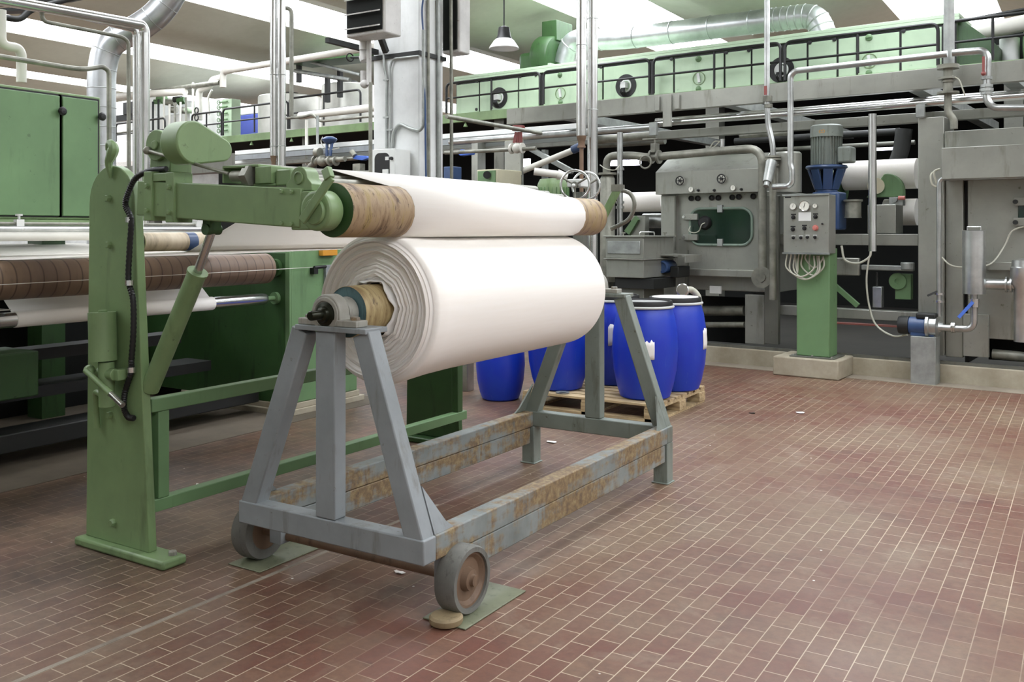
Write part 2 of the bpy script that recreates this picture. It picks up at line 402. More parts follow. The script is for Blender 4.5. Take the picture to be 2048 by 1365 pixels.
# ================================================================== roll trolley
A0,A1,Y0,Y1=-3.162,-2.145,2.80,5.275;AX=(A0+A1)/2
t=thing('batch_trolley','grey steel A-frame trolley with rusty side rails and two wheels, carrying the big cloth roll','trolley',(AX,Y0,0))
G=M['grey_paint']
def rail(x,yA,yB,mat):
    mb=MB();mb.box((x-.04,yA,.242),(x+.04,yB,.34));part('side_rail',mb,mat,t,bev=.006)
    mb=MB();mb.box((x-.036,yA+.22,.137),(x+.036,yB-.03,.240));part('lower_side_rail',mb,mat,t,bev=.006)
rail(A1-.04,Y0+.081,Y1-.081,M['rust']);rail(A0+.04,Y0+.081,Y1-.081,M['rust'])
for y,m,nm in ((Y0,G,'front_rail'),(Y1-.08,M['grey_blue'],'rear_rail')):
    mb=MB();mb.box((A0,y,.242),(A1,y+.08,.34));part(nm,mb,m,t,bev=.006)
for y,m,s in ((Y0,G,1),(Y1-.08,M['grey_blue'],-1)):
    mb=MB();mb.box((AX-.053,y+.002,.341),(AX+.053,y+.072,1.107));part('post',mb,m,t,bev=.006)
    for x0,x1 in ((A0+.043,AX-.148),(A1-.043,AX+.188)):
        mb=MB();mb.beam((x0,y+.042,.30),(x1,y+.042,1.107),.075,.088,(1,0,0));part('leg',mb,m,t,bev=.006)
    for x,sg in ((A0+.008,1),(A1-.008,-1)):
        yc=y+(.081 if s>0 else -.001)
        mb=MB();mb.prism([(x,yc,.341),(x,yc+s*.125,.341),(x+sg*.012,yc+s*.09,.37),(x+sg*.062,yc,.52)],(sg*.012,0,0));part('gusset',mb,m,t)
    mb=MB();mb.box((AX-.16,y-.008,1.108),(AX+.225,y+.13,1.13));part('top_plate',mb,m,t,bev=.003)
for x in (A0+.045,A1-.045):
    mb=MB();mb.box((x-.045,Y1-.09,.004),(x+.045,Y1,.2415)).box((x-.055,Y1-.10,0),(x+.055,Y1+.008,.008));part('foot',mb,M['grey_blue'],t,bev=.004)
WY=3.02;WZ=.137
mb=MB();mb.cyl((A0-.15,WY,WZ),(A1+.09,WY,WZ),.022);part('axle',mb,M['wheelhub'],t)
for xa,xb in ((A0-.06,A0-.16),(A1-.02,A1+.075)):
    sg=1 if xb>xa else -1
    mb=MB();mb.lathe((xa,WY,WZ),(sg,0,0),[(.085,0),(.127,0),(.133,.012),(.133,.082),(.127,.094),(.108,.094),(.108,.075)],40,False);ty=part('wheel',mb,M['tyre'],t)
    mb=MB();mb.lathe((xa,WY,WZ),(sg,0,0),[(.0,.004),(.109,.004),(.109,.082),(.098,.082),(.085,.066),(.048,.066),(.04,.092),(.024,.094),(.020,.106),(0,.106)],36,False);part('hub',mb,M['wheelhub'],ty)
for x in (A0+.045,A1-.045):
    mb=MB();mb.box((x-.035,WY-.05,WZ-.03),(x+.035,WY+.04,.2418));part('axle_bracket',mb,M['grey_paint'],t,bev=.005)
AZ=1.178
def bearing(y,yb,front):
    hm=M['castgrey'];s=1 if front else -1
    mb=MB();pts=[]
    for k in range(17):
        a=math.pi*k/16;pts.append((AX+.078*math.cos(a)*1.0,y,AZ+.0+.082*math.sin(a)))
    pts=[(AX+.085,y,1.131)]+pts+[(AX-.085,y,1.131)]
    mb.prism(pts,(0,.062,0));mb.box((AX-.15,y-.005,1.1305),(AX+.17,y+.067,1.158))
    mb.ring((AX,y-.006,AZ),(0,1,0),.056,.072,.01);b=part('bearing_housing',mb,hm,t,bev=.004)
    for x in (AX-.115,AX+.135):
        mb=MB();mb.bolt((x,y+.03,1.158),(0,0,1),.02,.014);part('bolt',mb,M['rust'],b)
bearing(Y0+.005,0,True);bearing(Y1-.07,0,False)
# ------------------------------------------------------------------ the roll of cloth on the trolley
RY0,RY1,RR=3.125,4.755,.318;RN=.336
t=thing('fabric_roll','huge roll of white cloth on an ochre taped core, lying on the grey trolley','fabric roll',(AX,RY0,AZ))
mb=MB()
mb.lathe((AX,0,AZ),(0,1,0),[(RN-.02,RY0-.004),(RN-.006,RY0+.004),(RN,RY0+.02),(RN-.004,RY0+.09),(RR+.006,RY0+.22),(RR+.001,RY0+.42),(RR,RY1-.02),(RR-.006,RY1-.004),(RR-.02,RY1)],96,False)
part('cloth_body',mb,M['cloth'],t,sharp=60)
mb=MB();rr=random.Random(3);ph=[[rr.uniform(0,6.3) for _ in range(6)] for _ in range(60)]
def endf(u,v):
    r=.118+(RN-.018-.118)*v;a=2*math.pi*u;i=int(v*44);p=ph[i]
    w=.5*math.sin(a*9+p[0]*.25)+.35*math.sin(a*17+p[1]*.3)+.3*math.sin(a*5+p[2]*.2)
    k=(1-v)**.8
    dr=.0075*w*k
    lay=(.011 if i%2 else 0)*(.5+.5*math.sin(p[3]))+.008*math.sin(p[4])+.01*math.sin(v*9)
    y=RY0-.002-lay*(1 if v<.97 else .2)-.012*math.sin(math.pi*v)
    rr_=r+dr
    return V((AX+rr_*math.cos(a),y,AZ+rr_*math.sin(a)))
mb.grid(endf,144,88,True);part('cloth_end',mb,M['rollend'],t,sharp=180)
mb=MB();mb.lathe((AX,RY1,AZ),(0,1,0),[(.11,.002),(RR-.02,0)],48,False);part('cloth_end',mb,M['rollend'],t)
mb=MB()
def linf(u,v):
    a=2*math.pi*u;r=.126+.012*v+.006*math.sin(a*6+1)+.003*math.sin(a*13);return V((AX+r*math.cos(a),RY0-.045+.06*v+.008*math.sin(a*5+2),AZ+r*math.sin(a)))
mb.grid(linf,72,3,True);o=part('inner_lining',mb,M['paper'],t,sharp=180)
m=o.modifiers.new('s','SOLIDIFY');m.thickness=.003
mb=MB();mb.lathe((AX,0,AZ),(0,1,0),[(.107,2.935),(.1095,2.94),(.1095,RY1+.22),(.107,RY1+.225)],48,False);o=part('core',mb,M['core'],t)
for yy,d in ((2.937,1),(RY1+.223,-1)):
    mb=MB();mb.lathe((AX,yy,AZ),(0,d,0),[(0,.004),(.1075,.004),(.1075,.0)],48,False);part('core_end',mb,M['enddisc'],t)
mb=MB();mb.lathe((AX,0,AZ),(0,1,0),[(.0,2.716),(.016,2.716),(.02,2.722),(.02,2.775),(.03,2.78),(.034,2.795),(.05,2.80),(.052,2.82),(.045,2.88),(.045,2.93),(.045,5.24),(.02,5.3),(0,5.3)],24,False);part('shaft',mb,M['oil'],t)
mb=MB();mb.lathe((AX,2.885,AZ),(0,1,0),[(.046,0),(.062,.0),(.066,.05),(.046,.052)],28,False);part('shaft_collar',mb,M['castgrey'],t)
# ------------------------------------------------------------------ floor plates and wood puck
def fplate(x0,x1,ya,yb,lab):
    mb=MB();mb.box((x0,ya,.001),(x1,yb,.007));solo('floor_plate',mb,M['plate'],lab,'floor plate',((x0+x1)/2,ya,0),'steel plates under the trolley wheels',bev=.002)
fplate(-2.215,-2.012,2.885,3.33,'oily steel floor plate under the trolley wheel beside the wooden puck')
fplate(-3.325,-3.122,2.885,3.33,'oily steel floor plate under the trolley wheel next to the green upright')
c=onZ(892,1243,.012)
mb=MB();mb.lathe((c.x,c.y,.0075),(0,0,1),[(.0,0),(.062,0),(.066,.008),(.066,.022),(.058,.03),(0,.031)],32,False);solo('wooden_puck',mb,M['oldwood'],'round worn wooden puck in front of the trolley wheel','wooden disc',(c.x,c.y,.0075))
# paper scraps on the floor
def scrap(px,py,s,lab,rot=.3,mat='paper'):
    c=onZ(px,py,0);r_=random.Random(int(px));mb=MB()
    pts=[]
    for k in range(9):
        a=2*math.pi*k/9;rad=s*(.6+.5*r_.random());pts.append((c.x+rad*math.cos(a)*1.0,c.y+rad*math.sin(a)*.55,.003+.006*r_.random()))
    mb.prism(pts,(0,0,.002));solo('paper_scrap' if mat=='paper' else 'floor_scrap',mb,M[mat],lab,'scrap',(c.x,c.y,0),'scraps on the floor')
scrap(800,1148,.035,'white paper scrap on the floor beneath the trolley axle')
scrap(1103,886,.05,'white paper scrap on the floor between the trolley side rails')
scrap(398,972,.03,'small white scrap on the floor under the green lower tie rail')
scrap(1505,828,.03,'small dark scrap on the open floor right of the pallet',mat='dark')
scrap(1600,827,.05,'white scrap on the open tiled floor far right of the pallet')
# ================================================================== swing-arm winder
PY=2.712;GR=M['green']
t=thing('batch_winder','green swing-arm winder with a round-topped upright pressing a taped roller onto the cloth roll','winding machine',(-3.88,PY,0))
def upright(y,th,front):
    o=0 if front else -.11
    zt=1.83;pts=[(-4.133+o,y,.042),(-3.657+o,y,.042),(-3.762+o,y,1.65)]
    for k in range(1,16):
        a=math.pi*k/16;pts.append((-3.935+o+.173*math.cos(a),y,zt-.18+.18*math.sin(a)))
    pts.append((-4.108+o,y,1.65))
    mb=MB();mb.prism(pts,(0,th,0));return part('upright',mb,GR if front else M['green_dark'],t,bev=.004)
u=upright(PY,.045,True)
mb=MB();mb.box((-4.165,2.668,0),(-3.50,2.80,.042));b=part('base_plate',mb,GR,t,bev=.012)
for x in (-4.13,-3.545):
    mb=MB();mb.bolt((x,2.755,.042),(0,0,1),.02,.02);part('bolt',mb,M['castgrey'],b)
for px,py in ((219,397),(220,490),(222,830),(228,1045)):
    p=onY(px,py,PY);mb=MB();mb.bolt((p.x,PY,p.z),(0,-1,0),.017,.02);part('bolt',mb,GR,u)
u2=upright(5.33,.045,False)
mb=MB();mb.box((-4.27,5.25,0),(-3.70,5.40,.04));part('base_plate',mb,M['green_dark'],t,bev=.01)
for z0,z1 in ((.672,.735),(.203,.262)):
    mb=MB();mb.box((-3.76,PY+.05,z0),(-3.70,5.328,z1));part('tie_rail',mb,M['green_mid'],t,bev=.004)
for y in (2.80,5.22):
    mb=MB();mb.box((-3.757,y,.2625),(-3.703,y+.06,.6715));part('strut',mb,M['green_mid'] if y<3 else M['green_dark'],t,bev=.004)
# hook on top of the upright, hand pump, hose
mb=MB();mb.sweep(spline([(-3.925,PY-.01,1.770),(-3.925,PY-.02,1.840),(-3.905,PY-.02,1.875),(-3.89,PY-.02,1.910),(-3.915,PY-.02,1.932),(-3.935,PY-.02,1.900)]),[.008,.01,.012,.014,.016,.017,.018,.019,.02,.021,.022,.023,.024,.025,.026,.026,.026,.025,.024,.023,.022,.021,.02,.02,.019,.018,.017,.016,.014,.012,.01][:31],8);part('hook',mb,GR,t)
mb=MB();mb.cyl((-3.900,PY-.065,.915),(-3.910,PY-.065,1.14),.062,None,32);mb.cyl((-3.905,PY-.065,1.14),(-3.905,PY-.065,1.15),.02);pu=part('hand_pump',mb,GR,t)
mb=MB();mb.cyl((-3.880,PY-.06,.70),(-3.885,PY-.06,.91),.036,None,24);mb.cyl((-3.935,PY-.06,.855),(-3.815,PY-.06,.855),.028,None,18);mb.box((-3.825,PY-.07,.83),(-3.785,PY-.001,.88));part('pump_block',mb,GR,pu,bev=.003)
mb=MB();mb.cyl((-3.955,PY-.12,.872),(-3.795,PY-.12,.795),.013,None,14);mb.cyl((-3.805,PY-.12,.80),(-3.765,PY-.12,.78),.0155);mb.ball((-3.955,PY-.10,.87),.026);part('pump_lever',mb,GR,pu)
mb=MB();mb.cyl((-3.785,PY-.12,.792),(-3.677,PY-.12,.737),.0135,None,14);part('lever_grip',mb,M['chrome'],pu)
mb=MB();mb.pipe([(-3.925,PY-.05,.745),(-3.995,PY-.045,.765),(-4.010,PY-.03,.70),(-4.015,PY-.02,.58)],.014,.06);part('oil_pipe',mb,GR,pu)
hp=[onY(px,py,PY-.022) for px,py in ((333,338),(300,342),(272,356),(257,385),(251,410),(262,440),(259,500),(257,560),(266,600),(267,660),(263,720),(262,745),(250,785),(248,815),(256,834),(268,837))]
mb=MB();hs=spline(hp,14);mb.sweep(hs,[.0145 if k%2 else .0118 for k in range(len(hs))],10);hz=part('hose',mb,M['black'],t)
for px,py in ((259,440),(259,566),(263,740)):
    p=onY(px,py,PY-.022);mb=MB();mb.cyl(p-V((0,0,.012)),p+V((0,0,.012)),.019);part('hose_clip',mb,M['chrome'],hz)
# swing arms
def arm_pt(x): return 1.669-(x+3.66)*.0585     # centre height of the arm, sloping down to the roller
UY=2.655
def arm(y,front,mat):
    xa,xb=-3.665,-2.645
    mb=MB();mb.beam((xa,y+.04,arm_pt(xa)),(xb,y+.04,arm_pt(xb)),.08,.157,(0,0,1));a=part('swing_arm',mb,mat,t,bev=.005)
    for x0,x1 in ((-3.60,-3.545),(-3.45,-3.395)):
        mb=MB();mb.box((x0,y-.012,arm_pt(x0)-.10),(x1,y+.09,arm_pt(x0)+.12));s=part('clamp_strap',mb,mat,a,bev=.003)
        for dz in (-.055,.055):
            mb=MB();mb.bolt(((x0+x1)/2,y-.012,arm_pt(x0)+dz),(0,-1,0),.012,.012);part('bolt',mb,mat,s)
    mb=MB();mb.box((-3.544,y-.006,arm_pt(-3.5)+.08),(-3.451,y+.085,arm_pt(-3.5)+.116));part('top_pad',mb,mat,a,bev=.003)
    for x in (-2.745,-2.69):
        for dz in (-.066,.062):
            mb=MB();mb.bolt((x,y,arm_pt(x)+dz),(0,-1,0),.010,.010);part('bolt',mb,mat,a)
    return a
arm(UY,True,GR);arm(5.03,False,GR)
RX,RZ,RRR=-2.56,1.603,.110
ry0,ry1=2.752,5.0
mb=MB();mb.lathe((RX,UY-.01,RZ-.004),(0,1,0),[(0,0),(.072,0),(.08,.008),(.08,.075),(.07,.09),(0,.09)],36,False);mb.box((-2.70,UY+.004,RZ-.080),(-2.60,UY+.076,RZ+.075));part('roller_bearing',mb,GR,t,bev=.006)
mb=MB();mb.lathe((-2.555,UY-.022,RZ-.008),(0,1,0),[(0,0),(.048,0),(.053,.006),(.053,.021)],28,False);cd=part('cam_disc',mb,GR,t)
mb=MB();mb.beam((-2.60,UY-.036,RZ-.045),(-2.447,UY-.036,RZ+.122),.014,.036,(1,0,-.9));mb.beam((-2.455,UY-.036,RZ+.115),(-2.478,UY-.03,RZ+.155),.026,.036,(1,0,.5));part('locking_lever',mb,GR,t,bev=.003)
mb=MB();mb.beam((-2.56,5.16,1.60),(-2.46,5.16,1.775),.014,.05,(1,0,-.5));part('locking_lever',mb,GR,t,bev=.003)
mb=MB();mb.sweep(spline([(-2.47,5.19,1.775),(-2.40,5.21,1.75),(-2.37,5.21,1.68),(-2.41,5.21,1.59),(-2.52,5.19,1.53)]),.013,8);mb.box((-2.50,5.15,1.762),(-2.44,5.22,1.805));part('hose',mb,M['oldpipe'],t)
# contact roller
mb=MB();mb.lathe((RX,0,RZ),(0,1,0),[(RRR-.002,ry0-.003),(RRR,ry0),(RRR,ry1-.003),(RRR-.002,ry1)],56,False);ro=part('contact_roller',mb,M['bowl'],t)
for y,d in ((ry0-.003,1),(ry1,-1)):
    mb=MB();mb.lathe((RX,y,RZ),(0,d,0),[(0,-.04),(.045,-.04),(.055,-.004),(.1085,0),(.1085,.01)],48,False);part('roller_end',mb,M['green_dark'],ro)
# hydraulic cylinder under the arm
c0=onY(300,778,2.76);c1=onY(395,545,2.74);c2=onY(424,462,2.73)
mb=MB();mb.cyl(c0,c1,.042,None,28);ax=(c1-c0).normalized();mb.lathe(c1,ax,[(.046,-.01),(.047,.004),(.02,.004)],28,False);cy=part('lift_cylinder',mb,GR,t)
mb=MB();mb.cyl(c1,c2,.019);part('piston_rod',mb,M['chrome'],cy)
mb=MB();mb.cyl(c2+V((0,-.038,.006)),c2+V((0,.038,.006)),.024);mb.box(c2+V((-.024,-.03,.005)),c2+V((.024,.03,.05)));part('clevis',mb,M['green_dark'],cy)
# drive on the arm: belt guard, motor, screw gear, bearings
gy=2.72
XG=-3.30
gp=[];ca=onX(390,285,XG);cb=onX(447,300,XG);ra=.095;rb=.052
ang=math.atan2(cb.z-ca.z,cb.y-ca.y);dd=math.hypot(cb.y-ca.y,cb.z-ca.z);k=math.acos(min(1,(ra-rb)/dd))
for i in range(25):
    a=ang+k+(2*math.pi-2*k)*i/24;gp.append((XG,ca.y+ra*math.cos(a),ca.z+ra*math.sin(a)))
for i in range(13):
    a=ang-k+2*k*i/12;gp.append((XG,cb.y+rb*math.cos(a),cb.z+rb*math.sin(a)))
mb=MB();mb.prism(gp,(-.115,0,0));part('belt_guard',mb,GR,t,bev=.008)
KD=2.655/2.80
def dr(x,z): return x*KD,EYE+(z-EYE)*KD
class DB(MB):       # drive parts: x and z scaled about the sight line height so they sit on the arm
    def add(s,vs,fs): return MB.add(s,[(p[0]*KD,p[1],EYE+(p[2]-EYE)*KD) for p in vs],fs)
mb=DB();mb.cyl((-3.79,gy-.02,1.93),(-3.79,gy+.10,1.93),.075,None,28);mb.cyl((-3.79,gy-.03,1.93),(-3.79,gy-.02,1.93),.022);mb.box((-3.86,gy+.0,1.80),(-3.71,gy+.12,1.90));mo=part('drive_motor',mb,GR,t,bev=.004)
mb=DB();mb.cyl((-3.83,gy-.035,1.905),(-3.26,gy-.035,1.775),.008);mb.ball((-3.83,gy-.035,1.905),.02);mb.cyl((-3.67,gy-.035,1.888),(-3.63,gy-.035,1.877),.014);part('push_rod',mb,M['oldpipe'],t)
mb=DB();mb.cyl((-3.25,gy-.02,1.765),(-3.17,gy-.02,1.762),.024);mb.lathe((-3.17,gy-.02,1.762),(1,0,0),[(.04,0),(.04,.03),(.05,.03),(.05,.05)],6);part('clutch',mb,M['oldpipe'],t)
mb=DB();mb.box((-3.31,gy-.02,1.715),(-2.99,gy+.10,1.726)).box((-3.10,gy-.03,1.726),(-3.0,gy+.1,1.80)).box((-3.31,gy-.03,1.80),(-3.08,gy+.1,1.812)).box((-3.31,gy-.03,1.735),(-3.30,gy+.1,1.80));part('gear_bracket',mb,GR,t,bev=.003)
mb=DB();mb.box((-3.20,gy-.01,1.728),(-3.105,gy+.08,1.798));part('gearbox',mb,M['oil'],t,bev=.006)
mb=DB();mb.box((-2.99,gy-.015,1.715),(-2.90,gy+.08,1.785));mb.cyl((-3.02,gy+.02,1.758),(-2.86,gy+.02,1.752),.016);part('shaft_block',mb,GR,t,bev=.006)
p=[]
for i in range(13):
    a=math.pi*i/12;p.append((-2.815+.048*math.cos(a),gy-.05,1.742+.048*math.sin(a)))
mb=DB();mb.prism([(-2.74,gy-.05,1.688),(-2.74,gy-.05,1.715)]+p+[(-2.89,gy-.05,1.715),(-2.89,gy-.05,1.688)],(0,.07,0));mb.ring((-2.815,gy-.055,1.742),(0,1,0),.022,.028,.01);part('pillow_block',mb,GR,t,bev=.005)
# guide rollers carrying the cloth over the arm
for x,z,r in ((-2.78,1.726,.022),(-2.88,1.748,.022),(-2.97,1.775,.028)):
    mb=MB();mb.cyl((x,2.74,z),(x,5.025,z),r,None,18);part('guide_roller',mb,M['oldpipe'],t)
# ================================================================== cloth web from the batching machine over the winder
t=thing('cloth_web','wide white cloth web passing over the taped roller down to the big roll','cloth web',(-3.4,3.2,1.7))
path=[]
for i in range(11):   # wraps the contact roller from its top to the nip
    a=math.radians(100-i*22);path.append((RX+(RRR+.002)*math.cos(a),RZ+(RRR+.002)*math.sin(a)))
path=[(-7.3,1.414),(-5.95,1.362),(-5.72,1.342),(-5.5,1.345),(-3.93,1.411),(-3.895,1.420),(-2.99,1.795),(-2.965,1.804),(-2.93,1.798)]+path
def web(path,ya,yb,th=.002):
    mb=MB();n=len(path)
    for i in range(n-1):
        pass
    vs=[];fs=[]
    for x,z in path: vs+=[(x,ya,z),(x,yb,z)]
    for i in range(n-1): fs.append((2*i,2*i+1,2*i+3,2*i+2))
    mb.add(vs,fs);return mb
k=[i for i,q in enumerate(path) if q[0]>=-2.97][0]
o=part('rising_web',web(path[:k+1],3.135,4.715),M['cloth_thin'],t,sharp=60)
m=o.modifiers.new('s','SOLIDIFY');m.thickness=.002;m.offset=0
o=part('over_web',web(path[k:],3.135,4.715),M['cloth'],t,sharp=60)
m=o.modifiers.new('s','SOLIDIFY');m.thickness=.002;m.offset=0
# ================================================================== batching machine on the far side of the winder
XS,YS=-5.55,5.47
t=thing('batching_machine','dark green batching machine with a long brown roller behind the swing-arm winder','textile machine',(-6.3,YS,0))
GM,GD=M['green_mid'],M['green_dark']
mb=MB();mb.box((-7.4,YS,.10),(XS,6.27,1.36));part('side_frame',mb,GM,t,bev=.006)
mb=MB();mb.box((-5.60,YS-.02,.10),(XS,YS-.0005,1.35));part('frame_edge',mb,GM,t,bev=.004)
mb=MB();mb.box((-7.39,YS-.018,.10),(-5.601,YS-.0005,1.34));part('frame_plate',mb,GD,t,bev=.004)
mb=MB();mb.box((-7.0,YS-.05,0),(XS+.02,6.35,.05)).box((-6.9,YS-.02,.05),(XS+.005,6.30,.098));part('plinth',mb,M['conc'],t,bev=.006)
mb=MB();mb.lathe((-5.70,0,1.213),(0,1,0),[(.118,-3),(.122,-2.99),(.122,5.33),(.118,5.335)],56);br_=part('winding_roller',mb,M['brownroll'],t)
mb=MB();mb.cyl((-5.70,5.33,1.213),(-5.70,YS-.021,1.213),.04);mb.cyl((-5.70,YS-.06,1.213),(-5.70,YS-.021,1.213),.075);part('journal',mb,GD,br_)
mb=MB();mb.lathe((-5.70,0,.965),(0,1,0),[(.046,-3),(.048,-2.99),(.048,5.30),(.042,5.325)],36);al=part('guide_roller',mb,M['chrome'],t)
mb=MB();mb.cyl((-5.70,5.32,.965),(-5.70,YS-.021,.965),.02);mb.cyl((-5.70,YS-.05,.965),(-5.70,YS-.021,.965),.05);part('journal',mb,GM,al)
ya=onX(28,625,-5.70).y;yb=onX(431,600,-5.66).y
path=[(-6.05,1.20),(-5.87,1.13)]+[(-5.70+.051*math.cos(a),.965+.051*math.sin(a)) for a in [math.radians(120-k*20) for k in range(12)]]
w1=web(path,ya,yb);o=part('lower_web',w1,M['cloth'],t,sharp=60);m=o.modifiers.new('s','SOLIDIFY');m.thickness=.002
# metal apron over the near end of the lower guide roller
mb=MB();mb.box((-5.80,-3,1.03),(-5.64,onX(22,610,-5.64).y,1.036));part('apron',mb,M['stainless'],t)
# bars above the web
for z,r,m,nm in ((1.568,.010,M['oldpipe'],'guide_rod'),(1.532,.024,M['stainless'],'spreader_bar'),(1.484,.031,M['white_pipe'],'spreader_bar')):
    yb_=onX(418,458,-5.9).y
    mb=MB();mb.cyl((-5.95,-3,z),(-5.95,yb_,z),r,None,20);bar=part(nm,mb,m,t)
    if nm=='guide_rod':
        for px in (38,278,395):
            y=onX(px,447,-5.95).y;mb=MB();mb.cbox((-5.95,y,z+.004),(.04,.05,.045));mb.cyl((-5.95,y,z+.03),(-5.95,y,z+.05),.008);mb.cyl((-5.95,y,z+.05),(-5.95,y,z+.062),.022);part('rod_clamp',mb,M['white_enamel'],bar)
# dark lower structure
mb=MB();mb.box((-7.6,-3,0),(-7.45,7.6,1.40));part('back_shade_panel',mb,M['void'],t)  # added near-black panel paints the shade behind the lower machine
mb=MB();mb.box((-6.4,-3,.62),(-6.2,4.9,.70)).box((-6.5,-3,.36),(-6.2,5.2,.44));part('cross_rail',mb,M['dark'],t)
mb=MB();mb.box((-6.1,-3,.10),(-5.85,5.4,.22));part('base_channel',mb,M['dark'],t,bev=.008)
mb=MB();mb.box((-6.35,2.0,.42),(-5.95,onX(78,720,-5.95).y,.72));part('gear_box',mb,GD,t,bev=.01)
# fittings on the side frame
p=onX(652,508,XS);mb=MB();mb.box((XS+.0,p.y-.09,p.z-.015),(XS+.05,p.y+.09,p.z+.04));part('warning_lamp',mb,M['orange'],t,bev=.004)
p=onX(668,555,XS);mb=MB();mb.box((XS,p.y-.13,p.z-.10),(XS+.03,p.y+.10,p.z+.11));part('junction_box',mb,M['grey_paint'],t,bev=.004)
p=onX(628,535,XS);mb=MB();mb.box((XS,p.y-.05,p.z-.055),(XS+.05,p.y+.0,p.z-.0)).cyl((XS+.04,p.y-.04,p.z),(XS+.04,p.y+.10,p.z+.004),.014);part('limit_switch',mb,M['black'],t,bev=.003)
# pull wire along the front of the machine
mb=MB();q=onX(625,535,XS+.04);q0=onX(0,570,XS+.04);mb.cyl(q0-(q-q0)*.3,q,.0025,None,6);part('pull_wire',mb,M['white_pipe'],t)
# pale roller that lifts the web up to the winder
PXR=-3.93
yz=onX(279,488,PXR);RZP=1.4645
t=thing('lifting_roller','pale taped roller with a blue band carrying the white web below the swing arm','roller',(PXR,yz.y,1.465))
mb=MB();mb.lathe((PXR,0,RZP),(0,1,0),[(.042,yz.y),(.047,yz.y+.002),(.047,5.30),(.04,5.302)],36);part('roller_body',mb,M['paleroll'],t)
mb=MB();yb=onX(368,488,PXR).y;mb.cyl((PXR,yb,RZP),(PXR,yb+.055,RZP),.048,None,36);part('blue_band',mb,M['blue_paint'],t)
mb=MB();mb.lathe((PXR,yz.y-.004,RZP),(0,1,0),[(.015,.0),(.041,0),(.041,.006)],30,False);part('roller_end',mb,M['black'],t)
mb=MB();mb.cyl((PXR,2.758,RZP),(PXR,5.329,RZP),.014);part('shaft',mb,M['dark'],t)
# ------------------------------------------------------------------ green cabinet above
XC=-6.75
ye=onX(201,430,XC).y;zt=onX(201,195,XC).z;zb=onX(201,441,XC).z
t=thing('machine_cabinet','big green sheet-metal cabinet with two doors and round black knobs above the brown roller','cabinet',(XC-.4,ye-1,zb))
mb=MB();mb.box((XC-.7,-4,zb),(XC,ye,zt));part('body',mb,M['green'],t,bev=.01)
ym=onX(119,300,XC).y;y2=onX(195,300,XC).y;zp=onX(195,202,XC).z
for ya,yb in ((-3.9,ym),(ym,y2)):
    mb=MB();mb.box((XC+.0005,ya-.012,zb+.02),(XC+.006,yb+.012,zp+.012));se=part('door_seal',mb,M['black'],t)
    mb=MB();mb.box((XC+.004,ya+.012,zb+.03),(XC+.026,yb-.012,zp-.004));part('door',mb,M['green_mid'],t,bev=.006)
for px,py in ((119,223),(198,234)):
    p=onX(px,py,XC+.02);mb=MB();mb.lathe(p,(1,0,0),[(.012,0),(.012,.03),(.03,.03),(.034,.045),(.02,.06),(0,.062)],20);part('door_knob',mb,M['black'],t)
mb=MB();mb.box((XC-.1,-4,zb-.06),(XC+.03,ye-.02,zb-.0005));part('lower_rail',mb,M['green'],t,bev=.004)
for y in (-3.5,ye-.25):
    mb=MB();mb.box((XC-.6,y,0),(XC-.4,y+.2,zb-.0005));part('leg',mb,GD,t)
# ================================================================== pallet with blue drums
PX0,PX1,PY0,PY1=-4.14,-2.905,6.80,7.88
t=thing('pallet','weathered wooden pallet carrying the blue drums behind the trolley','pallet',((PX0+PX1)/2,PY0,0))
W=M['wood']
n=8
for i in range(n):
    y=PY0+i*(PY1-PY0-.095)/(n-1);mb=MB();mb.box((PX0,y,.122),(PX1,y+.095,.144));part('deck_board',mb,W,t,bev=.003)
for x in (PX0,(PX0+PX1)/2-.05,PX1-.1):
    mb=MB();mb.box((x,PY0,.10),(x+.1,PY1,.1215));part('stringer',mb,W,t)
    mb=MB();mb.box((x,PY0,0),(x+.1,PY1,.02));part('bottom_board',mb,W,t)
    for y in (PY0+.005,(PY0+PY1)/2-.07,PY1-.15):
        mb=MB();mb.box((x-.01,y,.0205),(x+.11,y+.14,.0995));part('block',mb,W,t,bev=.004)
mb=MB();mb.box((PX0,PY0,.0),(PX1,PY0+.1,.02));part('bottom_board',mb,W,t)
M['lidgrey']=plain('dusty grey lid panel',(150,152,150),.6)
M['ringgrey']=plain('pale zinc clamp ring',(196,198,194),.4)
